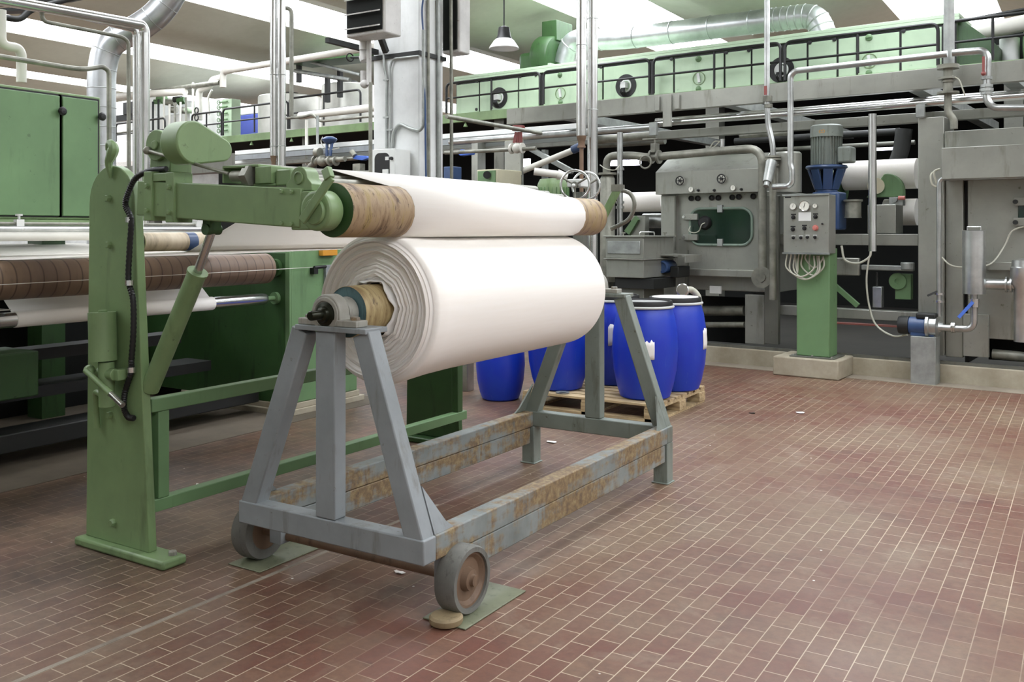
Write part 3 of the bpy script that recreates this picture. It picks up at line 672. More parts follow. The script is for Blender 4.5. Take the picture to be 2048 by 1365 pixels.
def drum(c,lab,rmax=.272,H=.80,tear=None,grp='blue plastic drums',dust=False):
    t=thing('plastic_drum',lab,'drum',c,grp);x,y,z=c
    k=rmax/.272
    prof=[(0,.012),(.17*k,.012),(.185*k,0),(.205*k,.012),(.232*k,H*.12),(.258*k,H*.28),(.272*k,H*.5),(.266*k,H*.66),(.247*k,H*.82),(.225*k,H*.92),(.218*k,H*.935)]
    mb=MB();mb.lathe((x,y,z),(0,0,1),prof,48,False);part('body',mb,M['blue_plastic'],t,sharp=30)
    mb=MB();mb.lathe((x,y,z),(0,0,1),[(.216*k,H*.935),(.228*k,H*.94),(.228*k,H*.985),(.222*k,H),(.208*k,H),(.204*k,H*.975),(0,H*.972)],48,False);ld=part('lid',mb,M['black'],t)
    mb=MB();mb.cyl((x,y,z+H*.9725),(x,y,z+H*(.985 if not dust else 1.003)),.2*k,None,40);part('lid_panel',mb,M['lidgrey'] if not dust else M['paper'],ld)
    mb=MB();mb.torus((x,y,z+H*.938),(0,0,1),.231*k,.0115,48,8);part('clamp_ring',mb,M['ringgrey'],t)
    if tear:
        for a0,a1,z0,z1,seed in tear:
            r_=random.Random(seed);mb=MB();m=14
            def rz(zz):
                f=zz/H
                for (r0,h0),(r1,h1) in zip(prof[3:],prof[4:]):
                    if h0<=zz<=h1: return r0+(r1-r0)*(zz-h0)/max(h1-h0,1e-6)
                return .2*k
            lo=[z0+r_.uniform(-.004,.012) for _ in range(m+1)];hi=[z1+r_.uniform(-.022,.006) for _ in range(m+1)]
            def fn(u,v):
                i=int(round(u*m));a=a0+(a1-a0)*u;zz=lo[i]+(hi[i]-lo[i])*v;r=rz(zz)+.0025+.003*r_.random();return V((x+r*math.cos(a),y+r*math.sin(a),z+zz))
            mb.grid(fn,m,4);o=part('torn_label',mb,M['paper'],t,sharp=180);mm=o.modifiers.new('s','SOLIDIFY');mm.thickness=.001;mm.offset=1
    return t
def dpos(px,y): return onY(px,640,y).x
def facing(x,y): return math.atan2(-y,-x)
zP=.1445
dx=dpos(1290,7.09);f=facing(dx,7.09);drum((dx,7.09,zP),'blue drum with a torn white label on the near corner of the pallet, black lid',tear=[(f-.35,f+.28,.34,.50,5)])
ex=dpos(1350,7.60);f=facing(ex,7.6);drum((ex,7.60,zP),'blue drum at the back corner of the pallet, torn label on its right edge',dust=True,tear=[(f+1.05,f+1.45,.36,.54,9)])
cx=ex-.585;f=facing(cx,7.6);drum((cx,7.60,zP),'shadowed blue drum behind the trolley end post, torn paper on its side',tear=[(f-.2,f+.75,.36,.55,11)])
bx=dpos(1117,7.09);drum((bx,7.09,zP),'streaked blue drum on the pallet seen below the cloth roll')
drum((dpos(1001,7.05),7.05,0),'smaller blue drum standing on the floor left of the pallet',.222,.62)
c=atD(846,760,9.6);drum((c.x,c.y,0),'blue drum mostly hidden behind the dark green far upright',.21,.6)
c=onZ(1120,789,.144);mb=MB();mb.lathe((c.x,PY0+.06,.1442),(0,0,1),[(.03,0),(.055,.0),(.06,.012),(.05,.014),(.03,.008)],28,False);solo('jar_lid',mb,M['galv'],'small round metal lid lying on the front board of the pallet','lid',(c.x,PY0+.06,.1442))
c=atD(932,755,8.8);mb=MB();mb.box((c.x-.055,c.y-.055,0),(c.x+.055,c.y+.055,.62));solo('steel_bin',mb,M['stainless'],'narrow bright steel box post on the floor left of the smaller blue drum','steel post',(c.x,c.y,0),bev=.006)
# ================================================================== long machine row on the right (M frame: u along the row, v away from the aisle)
def mw(u,v,z): return FM@V((u,v,z))
def mthing(name,label,cat,p,group=None): return thing(name,label,cat,FM@V(p),group,MR)
def pb(mb,px0,py0,px1,py1,v,d):     # block whose front face in plane v spans two picture corners
    a=pv(px0,py0,v);b=pv(px1,py1,v);return mb.box((a.x,v,b.z),(b.x,v+d,a.z))
VF=10.2
M['rimgrey']=paint('grey green rubber rim',(122,140,126),(60,70,58),.6,.5,4)
M['shade_floor']=m_conc('floor sheet with painted shade',(46,44,38),(26,24,22),.6,1.2)
mb=MB(FM);mb.box((-7.5,10.17,-.05),(3.2,19,.02));struct('floor_shade_sheet',mb,M['shade_floor'])  # dark sheet laid over the tiles; shade inside the row is in its colour
GY,GK=M['grey_mach'],M['grey_dark']
def fcyl(mb,px,py,v,r,d,n=24): p=pv(px,py,v);return mb.cyl(p,p+V((0,-d,0)),r,None,n)
def gauge(parent,px,py,v,r,name='pressure_gauge'):
    p=pv(px,py,v);mb=MB(FM);mb.lathe(p,(0,-1,0),[(r*1.0,0.0005),(r*1.05,.02),(r*.98,.026),(r*.9,.022)],24,False);g=part(name,mb,M['chrome'],parent)
    mb=MB(FM);mb.lathe(p+V((0,-.02,0)),(0,-1,0),[(0,0),(r*.92,0),(r*.92,.001),(0,.001)],24,False);part('dial',mb,M['cream'],g)
    mb=MB(FM);mb.beam(p+V((-r*.1,-.023,-r*.3)),p+V((r*.15,-.023,r*.6)),.0015,r*.09);part('needle',mb,M['black'],g)
    return g
def knob(parent,px,py,v,r=.018,mat='black',name='knob'):
    p=pv(px,py,v);mb=MB(FM);mb.lathe(p,(0,-1,0),[(r*1.3,.0005),(r*1.3,.006),(r,.006),(r*.9,.03),(0,.032)],16,False);return part(name,mb,M[mat],parent)
# ------------------------------------------------------------------ washing compartment
p=pv(1440,688,VF)
t=mthing('washing_machine','grey washing compartment with a rounded porthole and two black handwheels, behind the blue drums','washing machine',(p.x,VF,.185))
a=pv(1352,390,VF);b=pv(1532,575,VF)
mb=MB(FM);pb(mb,1322,388,1553,586,VF,1.6);part('body',mb,GY,t,bev=.01)
mb=MB(FM);pb(mb,1322,392,1351,592,VF-.06,.0595);part('pilaster',mb,GY,t,bev=.004)
mb=MB(FM);pb(mb,1529,392,1557,690,VF-.06,.0595);part('pilaster',mb,GK,t,bev=.004)
for x0,x1 in ((1322,1345),(1490,1529)):
    mb=MB(FM);pb(mb,x0,589,x1,690,VF-.02,.35);part('foot',mb,GY,t,bev=.005)
mb=MB(FM);q0=pv(1311,345,VF-.14);q1=pv(1518,384,VF-.14);z3=pv(1415,312,VF+.25).z
mb.prism([(q0.x,VF-.14,q0.z),(q0.x,VF-.14,q1.z),(q0.x,VF+.4,q1.z),(q0.x,VF+.4,z3),(q0.x,VF+.22,z3)],(q1.x-q0.x,0,0));hd=part('control_hood',mb,GY,t,bev=.005)
for px,py in ((1362,362),(1445,358)):
    p=pv(px,py,VF-.14);mb=MB(FM);mb.torus(p+V((0,-.035,0)),(0,1,0),.05,.007,24,8)
    for k in range(3):
        an=k*math.pi/3;e=V((math.cos(an)*.05,0,math.sin(an)*.05));mb.cyl(p+V((0,-.035,0))-e,p+V((0,-.035,0))+e,.004,None,6)
    mb.cyl(p+V((0,-.05,0)),p,.014);hw=part('handwheel',mb,M['black'],t)
    mb=MB(FM);mb.lathe(p,(0,-1,0),[(.048,.0005),(.048,.008),(0,.008)],24,False);part('scale_disc',mb,M['cream'],hw)
gauge(t,1383,379,VF-.14,.032);gauge(t,1467,376,VF-.14,.032)
for px,py in ((1397,381),(1429,381),(1483,379)): knob(t,px,py,VF-.14,.013)
for px,py in ((1383,397),(1396,397),(1424,396),(1437,396),(1465,395),(1478,394),(1507,393)):
    p=pv(px,py,VF);mb=MB(FM);mb.lathe(p,(0,-1,0),[(.033,.0005),(.033,.02),(.02,.026),(.018,.014),(0,.014)],18,False);part('round_port',mb,M['black'],t)
# porthole: rounded rectangular rim with dark glass
def rrect(px0,py0,px1,py1,v,r,n=7):
    a=pv(px0,py0,v);b=pv(px1,py1,v);out=[]
    for cx_,cz,a0 in ((b.x-r,a.z-r,0),(a.x+r,a.z-r,90),(a.x+r,b.z+r,180),(b.x-r,b.z+r,270)):
        for k in range(n+1):
            an=math.radians(a0+90*k/n);out.append(V((cx_+r*math.cos(an),v,cz+r*math.sin(an))))
    return out
o_=rrect(1380,418,1504,491,VF-.012,.13)
mb=MB(FM);mb.sweep(o_,.016,8,closed=True);part('porthole_rim',mb,M['rimgrey'],t)
mb=MB(FM);mb.prism(o_,(0,.010,0));part('porthole_glass',mb,M['glass'],t)
for py in (434,475):
    mb=MB(FM);pb(mb,1366,py-6,1394,py+6,VF-.05,.045);h=part('hinge',mb,GY,t,bev=.004)
    fc=MB(FM);fcyl(fc,1368,py,VF-.05,.018,.02);part('hinge_pin',fc,M['chrome'],h)
for px,py in ((1439,418),(1439,486)):
    mb=MB(FM);pb(mb,px-5,py-8,px+5,py+7,VF-.045,.04);la=part('latch',mb,M['galv'],t,bev=.003)
mb=MB(FM);p=pv(1410,446,VF-.014);mb.lathe(p,(0,-1,0),[(.0,.05),(.06,.05),(.08,.03),(.085,.0)],24,False);part('inspection_lamp',mb,M['black'],t)
mb=MB(FM);mb.sweep(spline([pv(1381,452,VF-.05),pv(1378,462,VF-.07),pv(1388,466,VF-.07),pv(1398,462,VF-.08),pv(1403,450,VF-.08),pv(1410,446,VF-.065)]),.006,6);part('lamp_cable',mb,M['cable'],t)
mb=MB(FM);pb(mb,1377,538,1519,556,VF-.12,.119);part('ledge',mb,GY,t,bev=.006)
mb=MB(FM);pb(mb,1419,572,1442,588,VF-.03,.0295);part('junction_box',mb,M['white_enamel'],t,bev=.003)
mb=MB(FM);pb(mb,1375,500,1377,590,VF-.012,.0115);pb(mb,1349,395,1352,500,VF-.07,.009);part('seam_strip',mb,GK,t)
mb=MB(FM);pb(mb,1345,590,1490,688,VF+.7,.1);part('opening_shade',mb,M['void'],t)  # near-black sheet paints the dark inside the base opening
mb=MB(FM);q=pv(1445,285,VF+.3);mb.cyl(q-V((0,0,.08)),q+V((0,0,.04)),.03);mb.cyl(q-V((0,0,.09)),q-V((0,0,.06)),.05);part('top_valve',mb,M['chrome'],t)
for dz in (0,.05):
    mb=MB(FM);mb.sweep(spline([pv(1440,283,VF+.28),pv(1428,284+dz*200,VF+.28),pv(1418,300,VF+.28)]),.008,6);part('top_cable',mb,M['cable'],t)
mb=MB(FM);mb.cyl(pv(1375,622,VF+.2),pv(1489,622,VF+.2),.06);mb.cyl(pv(1350,650,VF+.1),pv(1489,650,VF+.1),.035);part('drain_pipe',mb,M['oldpipe'],t)
# ------------------------------------------------------------------ large looping pipe in front of it
VP=VF-.24
p=pv(1527,548,VP)
t=mthing('process_pipe','thick dull steel pipe looping over the porthole compartment and down its right side','pipe',(p.x,VP,p.z))
pts=[pv(1213,352,VP),pv(1213,312,VP),pv(1268,311,VP),pv(1300,316,VP),pv(1332,312,VP),pv(1525,295,VP),pv(1525,552,VP)]
mb=MB(FM);mb.pipe(pts,.047,.20,16);part('pipe_run',mb,M['oldpipe'],t)
mb=MB(FM);q=pv(1526,555,VP);mb.lathe(q,(0,1,0),[(.05,-.06),(.05,-.05),(.118,-.05),(.118,-.02),(.05,-.02),(.05,.2)],24);part('flange',mb,M['oldpipe'],t)
for px in (1303,1318):
    q=pv(px,314,VP);mb=MB(FM);mb.cyl(q-V((.012,0,0)),q+V((.012,0,0)),.082,None,20);part('flange',mb,M['oldpipe'],t)
q=pv(1310,314,VP);mb=MB(FM);mb.box(q+V((-.03,-.06,.05)),q+V((.03,.06,.16)));mb.cyl(q+V((0,0,.12)),q+V((0,0,.22)),.015);mb.box(q+V((-.16,-.02,.21)),q+V((.05,.02,.225)));part('valve_handle',mb,M['oldpipe'],t,bev=.003)
mb=MB(FM);q=pv(1298,322,VP);mb.torus(q+V((0,-.09,-.02)),(0,1,0),.075,.011,24,8);part('valve_wheel',mb,M['oldpipe'],t)
# ------------------------------------------------------------------ vertical filter vessel + stand pipe beside it
VV=9.75
p=pv(1215,480,VV)
t=mthing('filter_vessel','tall grey cylindrical vessel right of the twin bright pipes','vessel',(p.x,VV,0))
q=pv(1215,350,VV);mb=MB(FM);mb.lathe((q.x,VV,0),(0,0,1),[(.09,.9),(.09,q.z-.05),(.07,q.z-.01),(.05,q.z),(.05,q.z+.03)],28);mb.cyl((q.x,VV,q.z),(q.x,VV,q.z+.025),.11);part('vessel_body',mb,M['oldpipe'],t)
mb=MB(FM);mb.box((q.x-.05,VV-.05,0),(q.x+.05,VV+.05,.895));part('support',mb,GK,t)
mb=MB(FM);mb.sweep(spline([pv(1200,330,VV),pv(1212,338,VV-.05),pv(1230,340,VV-.05),pv(1240,330,VV)]),.006,6);part('signal_cable',mb,M['cable'],t)
p=pv(1240,470,9.9)
t=mthing('stand_pipe','slim vertical steel pipe with clamps between the grey vessel and the porthole compartment','pipe',(p.x,9.9,p.z))
mb=MB(FM);mb.cyl(pv(1240,478,9.9),pv(1240,265,9.9),.036);sp=part('pipe_run',mb,M['stainless'],t)
for py in (338,415,405):
    q=pv(1240,py,9.9);mb=MB(FM);mb.cyl(q-V((0,0,.015)),q+V((0,0,.015)),.052);part('pipe_clamp',mb,M['stainless'],sp)
# ------------------------------------------------------------------ dosing hopper with canopy and blue motor
VH=9.2
a=pv(1211,475,VH);b=pv(1287,557,VH)
t=mthing('dosing_hopper','grey two-tier hopper box with a handled lid, left of the porthole compartment','hopper',(a.x+.2,VH,0))
zz=pv(1250,517,VH).z
mb=MB(FM);mb.box((a.x,VH,zz),(b.x,VH+.75,a.z));part('upper_box',mb,GY,t,bev=.006)
mb=MB(FM);mb.box((a.x-.02,VH-.02,a.z+.0005),(b.x+.02,VH+.77,a.z+.02));lid=part('lid',mb,GY,t,bev=.004)
mb=MB(FM);mb.pipe([(b.x-.10,VH+.1,a.z+.02),(b.x-.10,VH+.1,a.z+.06),(b.x-.02,VH+.3,a.z+.06),(b.x-.02,VH+.3,a.z+.02)],.008,.02,8);part('handle',mb,M['chrome'],lid)
for dx,dv in ((-.28,.04),(-.04,.6)):
    mb=MB(FM);mb.cyl((b.x+dx,VH+dv,a.z+.02),(b.x+dx,VH+dv,a.z+.05),.008);mb.cyl((b.x+dx,VH+dv,a.z+.045),(b.x+dx,VH+dv,a.z+.058),.024);part('wing_nut',mb,M['oldpipe'],lid)
mb=MB(FM);mb.box((a.x+.03,VH-.012,zz+.05),(b.x-.04,VH-.0005,a.z-.04));part('inspection_plate',mb,M['galv'],t,bev=.01)
mb=MB(FM);mb.box((a.x-.01,VH-.03,zz-.015),(b.x+.03,VH+.78,zz-.0005));part('rim',mb,GY,t,bev=.003)
mb=MB(FM);mb.box((a.x+.01,VH,b.z),(b.x,VH+.75,zz-.016));part('lower_box',mb,GY,t,bev=.006)
mb=MB(FM);mb.box((a.x+.15,VH+.1,.0),(b.x-.05,VH+.6,b.z-.001));part('stand',mb,GK,t,bev=.006)
mb=MB(FM);mb.box((a.x+.1,VH+.05,b.z-.12),(b.x+.1,VH+.6,b.z-.01));part('discharge_box',mb,M['dark'],t)
VC=9.6
q0=pv(1303,508,VC);q1=pv(1371,526,VC)
t=mthing('dosing_motor','small blue motor under a bent sheet canopy beside the hopper','motor',(q0.x+.1,VC,q1.z-.2))
mb=MB(FM);mb.prism([(q0.x,VC,q0.z),(q0.x,VC,q0.z-.012),(q1.x-.012,VC,q0.z-.03),(q1.x-.012,VC,q1.z),(q1.x,VC,q1.z),(q1.x,VC,q0.z-.012)],(0,.42,0));part('canopy',mb,GY,t)
mb=MB(FM);p=pv(1327,534,VC+.05);mb.lathe(p,(0,-1,0),[(.075,-.2),(.075,0),(.07,.03),(.05,.035),(.05,.02),(0,.02)],26);part('motor_body',mb,M['blue_paint'],t)
mb=MB(FM);pb(mb,1340,533,1357,556,VC+.06,.3);part('gearbox',mb,M['dark'],t,bev=.01)
# ------------------------------------------------------------------ white stirrer head over the drums
c=onZ(1352,700,.144)
t=thing('sampling_valve','round silver cap on a bent pale hose hanging over the back drum','valve',onY(1365,580,7.95))
mb=MB();p=onY(1366,581,7.95);mb.lathe(p,V((.2,-.9,.2)),[(.0,.04),(.05,.04),(.058,.03),(.058,0),(.04,-.02)],22);part('cap',mb,M['chrome'],t)
mb=MB();mb.sweep(spline([p,onY(1382,580,8.1),onY(1395,592,8.15),onY(1398,612,8.15),onY(1392,640,8.2)]),.03,10);part('hose',mb,M['cable'],t)
# ------------------------------------------------------------------ green pedestal with the control box
u0=pv(1593,690,9.6);u1=pv(1659,690,9.6)
PL0,PL1=u0.x-.22,u1.x+.12
mb=MB(FM);mb.box((PL0,9.50,0),(PL1,10.05,.20));struct('plinth',mb,M['conc'],bev=.015)
t=mthing('control_pedestal','green box-section pedestal carrying a grey control box, standing on the concrete plinth','control stand',((u0.x+u1.x)/2,9.6,.2))
zt=pv(1625,505,9.6).z
mb=MB(FM);mb.box((u0.x,9.60,.215),(u1.x,9.86,zt+.04));part('column',mb,M['green_mid'],t,bev=.008)
mb=MB(FM);mb.box((u0.x-.06,9.55,.2),(u1.x+.06,9.92,.2145));bp=part('base_plate',mb,GK,t,bev=.003)
for x in (u0.x-.03,u1.x+.03,(u0.x+u1.x)/2):
    mb=MB(FM);mb.bolt((x,9.575,.2145),(0,0,1),.012,.015);part('bolt',mb,M['oldpipe'],bp)
VB=9.48
mb=MB(FM);a=pv(1567,391,VB);b=pv(1658,508,VB);mb.box((a.x,VB,b.z),(b.x,VB+.22,a.z));bx_=part('control_box',mb,M['grey_mach'],t,bev=.004)
for z in (a.z,b.z):
    mb=MB(FM);mb.box((a.x-.008,VB-.018,z-.008),(b.x+.01,VB-.0005,z+.01));part('edge_trim',mb,M['stainless'],bx_)
gauge(bx_,1587,413,VB,.035);gauge(bx_,1610,412,VB,.053);gauge(bx_,1631,412,VB,.024)
mb=MB(FM);pb(mb,1597,425,1622,442,VB-.003,.0025);part('label_plate',mb,M['white_enamel'],bx_)
mb=MB(FM);pb(mb,1570,394,1582,396,VB-.002,.0015);part('nameplate',mb,M['black'],bx_)
for px,py in ((1587,435),(1631,434),(1586,459),(1609,457)):
    mb=MB(FM);pb(mb,px-5,py-7,px+5,py-4.5,VB-.002,.0015);part('legend_plate',mb,M['black'],bx_);knob(bx_,px,py,VB,.017)
for px,py in ((1587,476),(1602,476),(1615,475),(1630,475)):
    mb=MB(FM);pb(mb,px-4,py-5,px+4,py-3.5,VB-.002,.0015);part('legend_plate',mb,M['white_enamel'],bx_);knob(bx_,px,py,VB,.012)
knob(bx_,1631,456,VB,.024,'pinkish','stop_button');knob(bx_,1645,448,VB,.007,'black','lock')
# cable bundle looping under the box
rr=random.Random(5)
for k in range(11):
    xa=1575+k*7.6;xb=min(max(1618+rr.uniform(-28,32),1592),1660);lo=545+rr.uniform(-12,16);v0=VB+.05+.012*k
    mb=MB(FM);mb.sweep(spline([pv(xa,507,v0),pv(xa-2,lo-18,v0),pv((xa+xb)/2,lo,v0),pv(xb,lo-16,v0),pv(xb,512,v0+.03)],6),.0085,6);part('cable',mb,M['cable'],bx_)
# ------------------------------------------------------------------ vertical gear motor behind it
VM=10.35
p=pv(1653,325,VM)
t=mthing('gear_motor','upright finned grey motor on a blue flange behind the control box','motor',(p.x,VM,p.z))
zt,zc,zb,z2,z3=[pv(1653,y,VM).z for y in (250,275,330,336,385)]
mb=MB(FM);mb.lathe((p.x,VM,0),(0,0,1),[(0,zt),(.15,zt-.004),(.172,zt-.02),(.175,zc),(.16,zc)],32);fc_=part('fan_cowl',mb,M['grey_blue'],t)
mb=MB(FM);n=36;vs=[]
mb.cyl((p.x,VM,zb),(p.x,VM,zc),.145,None,30)
for k in range(30):
    an=2*math.pi*k/30;c=V((p.x+.152*math.cos(an),VM+.152*math.sin(an),0));mb.beam(c+V((0,0,zb)),c+V((0,0,zc)),.006,.032,(math.cos(an),math.sin(an),0))
part('fins',mb,M['grey_blue'],t)
mb=MB(FM);mb.box((p.x+.15,VM-.12,zb+.01),(p.x+.30,VM+.08,zc-.12));part('terminal_box',mb,M['grey_blue'],t,bev=.02)
mb=MB(FM);q=pv(1641,263,VM-.172);mb.torus(q,(0,1,0),.016,.003,16,6);mb.torus(q+V((.03,0,0)),(0,1,0),.016,.003,16,6);part('emblem',mb,M['orange'],fc_)
mb=MB(FM);mb.lathe((p.x,VM,0),(0,0,1),[(.12,zb),(.215,zb-.01),(.225,z2),(.20,z2-.02)],32);mb.lathe((p.x,VM,0),(0,0,1),[(.12,z3),(.115,z3+.03),(.12,z3+.06)],32)
for k in range(8):
    an=2*math.pi*(k+.5)/8;e=V((math.cos(an),math.sin(an),0));mb.beam(V((p.x,VM,z3+.03))+e*.115,V((p.x,VM,z2-.02))+e*.19,.10,.02,e)
part('lantern',mb,M['blue_paint'],t,bev=.004)
mb=MB(FM);mb.cyl((p.x,VM,z3),(p.x,VM,zb),.05);part('coupling',mb,M['dark'],t)
zq=pv(1670,460,VM).z
mb=MB(FM);mb.box((p.x-.12,VM-.14,zq),(p.x+.18,VM+.14,z3-.0005));part('gearbox',mb,M['blue_paint'],t,bev=.02)
mb=MB(FM);q=pv(1706,405,VM);mb.lathe((q.x,VM,q.z-.17),(0,0,1),[(.09,0),(.085,.02),(.085,.17),(.10,.18),(.10,.2)],28);part('flange_cup',mb,M['oldpipe'],t)
# ------------------------------------------------------------------ machine frame between the two grey compartments
VR=10.25
p=pv(1750,690,VR)
t=mthing('range_frame','grey frame of thick posts and cross beams between the control pedestal and the right compartment','machine frame',(p.x,VR,.185))
mb=MB(FM);pb(mb,1836,236,1888,712,VR-.15,.5);part('post',mb,GY,t,bev=.008)
mb=MB(FM);pb(mb,1560,468,1836,492,VR,.16);part('cross_beam',mb,GY,t,bev=.005)
mb=MB(FM);pb(mb,1560,612,1836,645,VR,.16);part('cross_beam',mb,GY,t,bev=.005)
mb=MB(FM);pb(mb,1735,410,1792,467,VR+.05,.3);part('bearing_plate',mb,GY,t,bev=.006)
mb=MB(FM);pb(mb,1640,515,1718,552,VR-.02,.06);part('swing_plate',mb,GY,t,bev=.012)
mb=MB(FM);mb.beam(pv(1668,570,VR+.05),pv(1716,612,VR+.05),.05,.05);part('brace',mb,M['green_mid'],t)
mb=MB(FM);pb(mb,1722,530,1826,543,VR+.02,.08);mb.cyl(pv(1815,525,VR+.06),pv(1815,540,VR+.06),.07);part('lever_arm',mb,M['galv'],t,bev=.01)
mb=MB(FM);pb(mb,1745,574,1763,616,VR+.02,.1);cy_=part('air_cylinder',mb,M['stainless'],t,bev=.004)
mb=MB(FM);mb.cyl(pv(1754,574,VR+.07),pv(1754,545,VR+.07),.014);part('piston_rod',mb,M['dark'],cy_)
mb=MB(FM);pb(mb,1668,648,1832,655,VR+.1,.12);part('drip_tray',mb,M['pinkish'],t)
mb=MB(FM);pb(mb,1790,548,1822,600,VR+.12,.1);mb.ring(pv(1795,563,VR+.10),(0,1,0),.03,.09,.03);part('roller_bracket',mb,M['green_mid'],t,bev=.005)
for (pa,pb_,r,m,nm) in (((1690,352),(1835,372),.17,'cloth','cloth_roll'),((1770,425),(1835,445),.15,'cloth','cloth_roll'),((1660,372),(1688,372),.2,'green_dark','pulley')):
    a=pv(*pa,VR+.75);b=pv(*pb_,VR+.75);mb=MB(FM);mb.cyl(a,V((b.x,a.y,a.z)),r,None,36);part(nm,mb,M[m],t)
mb=MB(FM);q=pv(1755,368,VR+.5);pts=[(q.x-.12,VR+.5,q.z-.15)]+[(q.x+.10+.17*math.cos(math.radians(100-k*12)),VR+.5,q.z-.09+.2*math.sin(math.radians(100-k*12))) for k in range(9)]+[(q.x+.27,VR+.5,q.z-.15)]
mb.prism(pts,(0,.12,0));part('drive_guard',mb,M['green_mid'],t,bev=.006)
mb=MB(FM);mb.cyl(pv(1752,372,VR+.45),pv(1752,372,VR+.5),.09);part('hub_cap',mb,M['yellow'],t)
mb=MB(FM);pb(mb,1778,395,1806,411,VR+.3,.1);fcyl(mb,1790,400,VR+.3,.03,.03);part('limit_switch',mb,M['galv'],t,bev=.004)
mb=MB(FM);mb.cyl(pv(1797,396,VR+.28),pv(1810,396,VR+.28),.022);part('stop_button',mb,M['pinkish'],t)
mb=MB(FM);mb.sweep(spline([pv(1683,492,VR-.03),pv(1690,520,VR-.06),pv(1715,527,VR-.08),pv(1738,515,VR-.05),pv(1742,500,VR-.03)]),.012,8);mb.sweep(spline([pv(1738,515,VR-.05),pv(1733,560,VR-.06),pv(1738,610,VR-.06),pv(1752,650,VR-.08),pv(1785,672,VR-.2),pv(1815,670,VR-.4)]),.010,8);part('cable',mb,M['cable'],t)
# shade behind is painted by the near-black sheets under the gallery deck
# ------------------------------------------------------------------ right-hand grey compartment
VG=10.15
p=pv(1965,715,VG)
t=mthing('steaming_machine','grey compartment with a deep overhanging hood at the right edge, behind the blue pump','washing machine',(p.x,VG,.185))
a=pv(1890,350,VG);b=pv(2120,735,VG)
mb=MB(FM);pb(mb,1891,348,1926,716,VG,.9);part('side_panel',mb,GY,t,bev=.006)
mb=MB(FM);mb.box((pv(1934,500,VG).x,VG+.03,.45),(b.x,VG+1.4,pv(1934,352,VG).z));part('body',mb,GY,t,bev=.008)
mb=MB(FM);mb.box((pv(1926,500,VG).x+.0005,VG+.10,.19),(pv(1934,500,VG).x,VG+1.3,pv(1934,352,VG).z));part('seam',mb,M['black'],t)
q0=pv(1883,296,VG-.32);q1=pv(2120,352,VG-.32)
mb=MB(FM);mb.box((q0.x,VG-.32,q1.z),(q1.x,VG+.8,q0.z));part('hood',mb,GY,t,bev=.006)
mb=MB(FM);pb(mb,1889,263,2120,298,VG-.1,.6);part('upper_hood',mb,GY,t,bev=.006)
mb=MB(FM);pb(mb,1926,628,1977,716,VG-.04,.06);part('leg_panel',mb,GY,t,bev=.004)
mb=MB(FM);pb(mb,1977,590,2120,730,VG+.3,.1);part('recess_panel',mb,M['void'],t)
mb=MB(FM);mb.cyl(pv(1985,708,VG+.1),pv(2120,722,VG+.1),.05);part('drain_pipe',mb,M['oldpipe'],t)
mb=MB(FM);mb.box((pv(1970,525,VG).x,VG-.05,pv(1970,540,VG).z),(b.x,VG+.029,pv(1970,524,VG).z));part('ledge',mb,GY,t,bev=.004)
mb=MB(FM);pb(mb,2036,402,2100,450,VG+.005,.02);part('porthole_glass',mb,M['glass'],t,bev=.008)
for py in (404,445):
    mb=MB(FM);pb(mb,2027,py-9,2075,py+7,VG-.035,.04);h=part('hinge',mb,GY,t,bev=.004)
    mb=MB(FM);fcyl(mb,2031,py,VG-.035,.022,.02);part('hinge_pin',mb,M['dark'],h)
# flange pot at the right edge
q=pv(2044,540,VG-.25)
mb=MB(FM);mb.lathe((q.x,VG-.25,q.z-.18),(0,0,1),[(.07,-.5),(.07,0),(.10,.05),(.10,.2),(.09,.21),(.085,.27),(0,.29)],28);part('pump_pot',mb,M['stainless'],t)
mb=MB(FM);a=pv(1968,568,VG-.25);mb.cyl(a,V((q.x,VG-.25,a.z)),.05);c=pv(2018,568,VG-.25)
for d in (-.02,.02): mb.cyl(V((c.x+d-.008,VG-.25,a.z)),V((c.x+d+.008,VG-.25,a.z)),.075)
part('suction_pipe',mb,M['stainless'],t)
# ------------------------------------------------------------------ filter tube, valves and blue pump
VT=9.85
p=pv(1948,590,VT)
t=mthing('filter_tube','upright stainless filter cylinder above the blue pump, blue lever valve below it','filter',(p.x,VT,p.z))
z0=pv(1948,588,VT).z;z1=pv(1948,462,VT).z
mb=MB(FM);mb.lathe((p.x,VT,0),(0,0,1),[(.03,z0-.005),(.103,z0),(.103,z1),(.095,z1+.005),(0,z1+.005)],32);part('tube_body',mb,M['stainless'],t)
mb=MB(FM);mb.pipe([(p.x-.06,VT,z1),(p.x-.06,VT,z1+.04),(p.x+.06,VT,z1+.04),(p.x+.06,VT,z1)],.004,.005,6);part('lifting_bail',mb,M['chrome'],t)
pm=pv(1870,655,VT)
mb=MB(FM);mb.pipe([(p.x,VT,z0),(p.x,VT,pm.z),(pm.x+.02,VT,pm.z)],.034,.09,14);part('outlet_pipe',mb,M['stainless'],t)
c=pv(1948,606,VT);mb=MB(FM);mb.cyl(c-V((0,0,.04)),c+V((0,0,.04)),.052);va=part('ball_valve',mb,M['chrome'],t)
mb=MB(FM);mb.beam(c+V((0,-.06,.01)),pv(1917,636,VT-.12),.03,.02,(0,1,0));part('valve_lever',mb,M['blue_lever'],va)
for px in (1905,1909): 
    c=pv(px,655,VT);mb=MB(FM);mb.cyl(c-V((.008,0,0)),c+V((.008,0,0)),.055);part('pipe_union',mb,M['chrome'],t)
p=pv(1846,765,9.78)
t=mthing('pump_stand','plain grey sheet-metal box stand on the floor under the blue pump','stand',(p.x,9.78,0))
a=pv(1821,700,9.78);b=pv(1871,700,9.78);zt=pv(1846,674,9.78).z
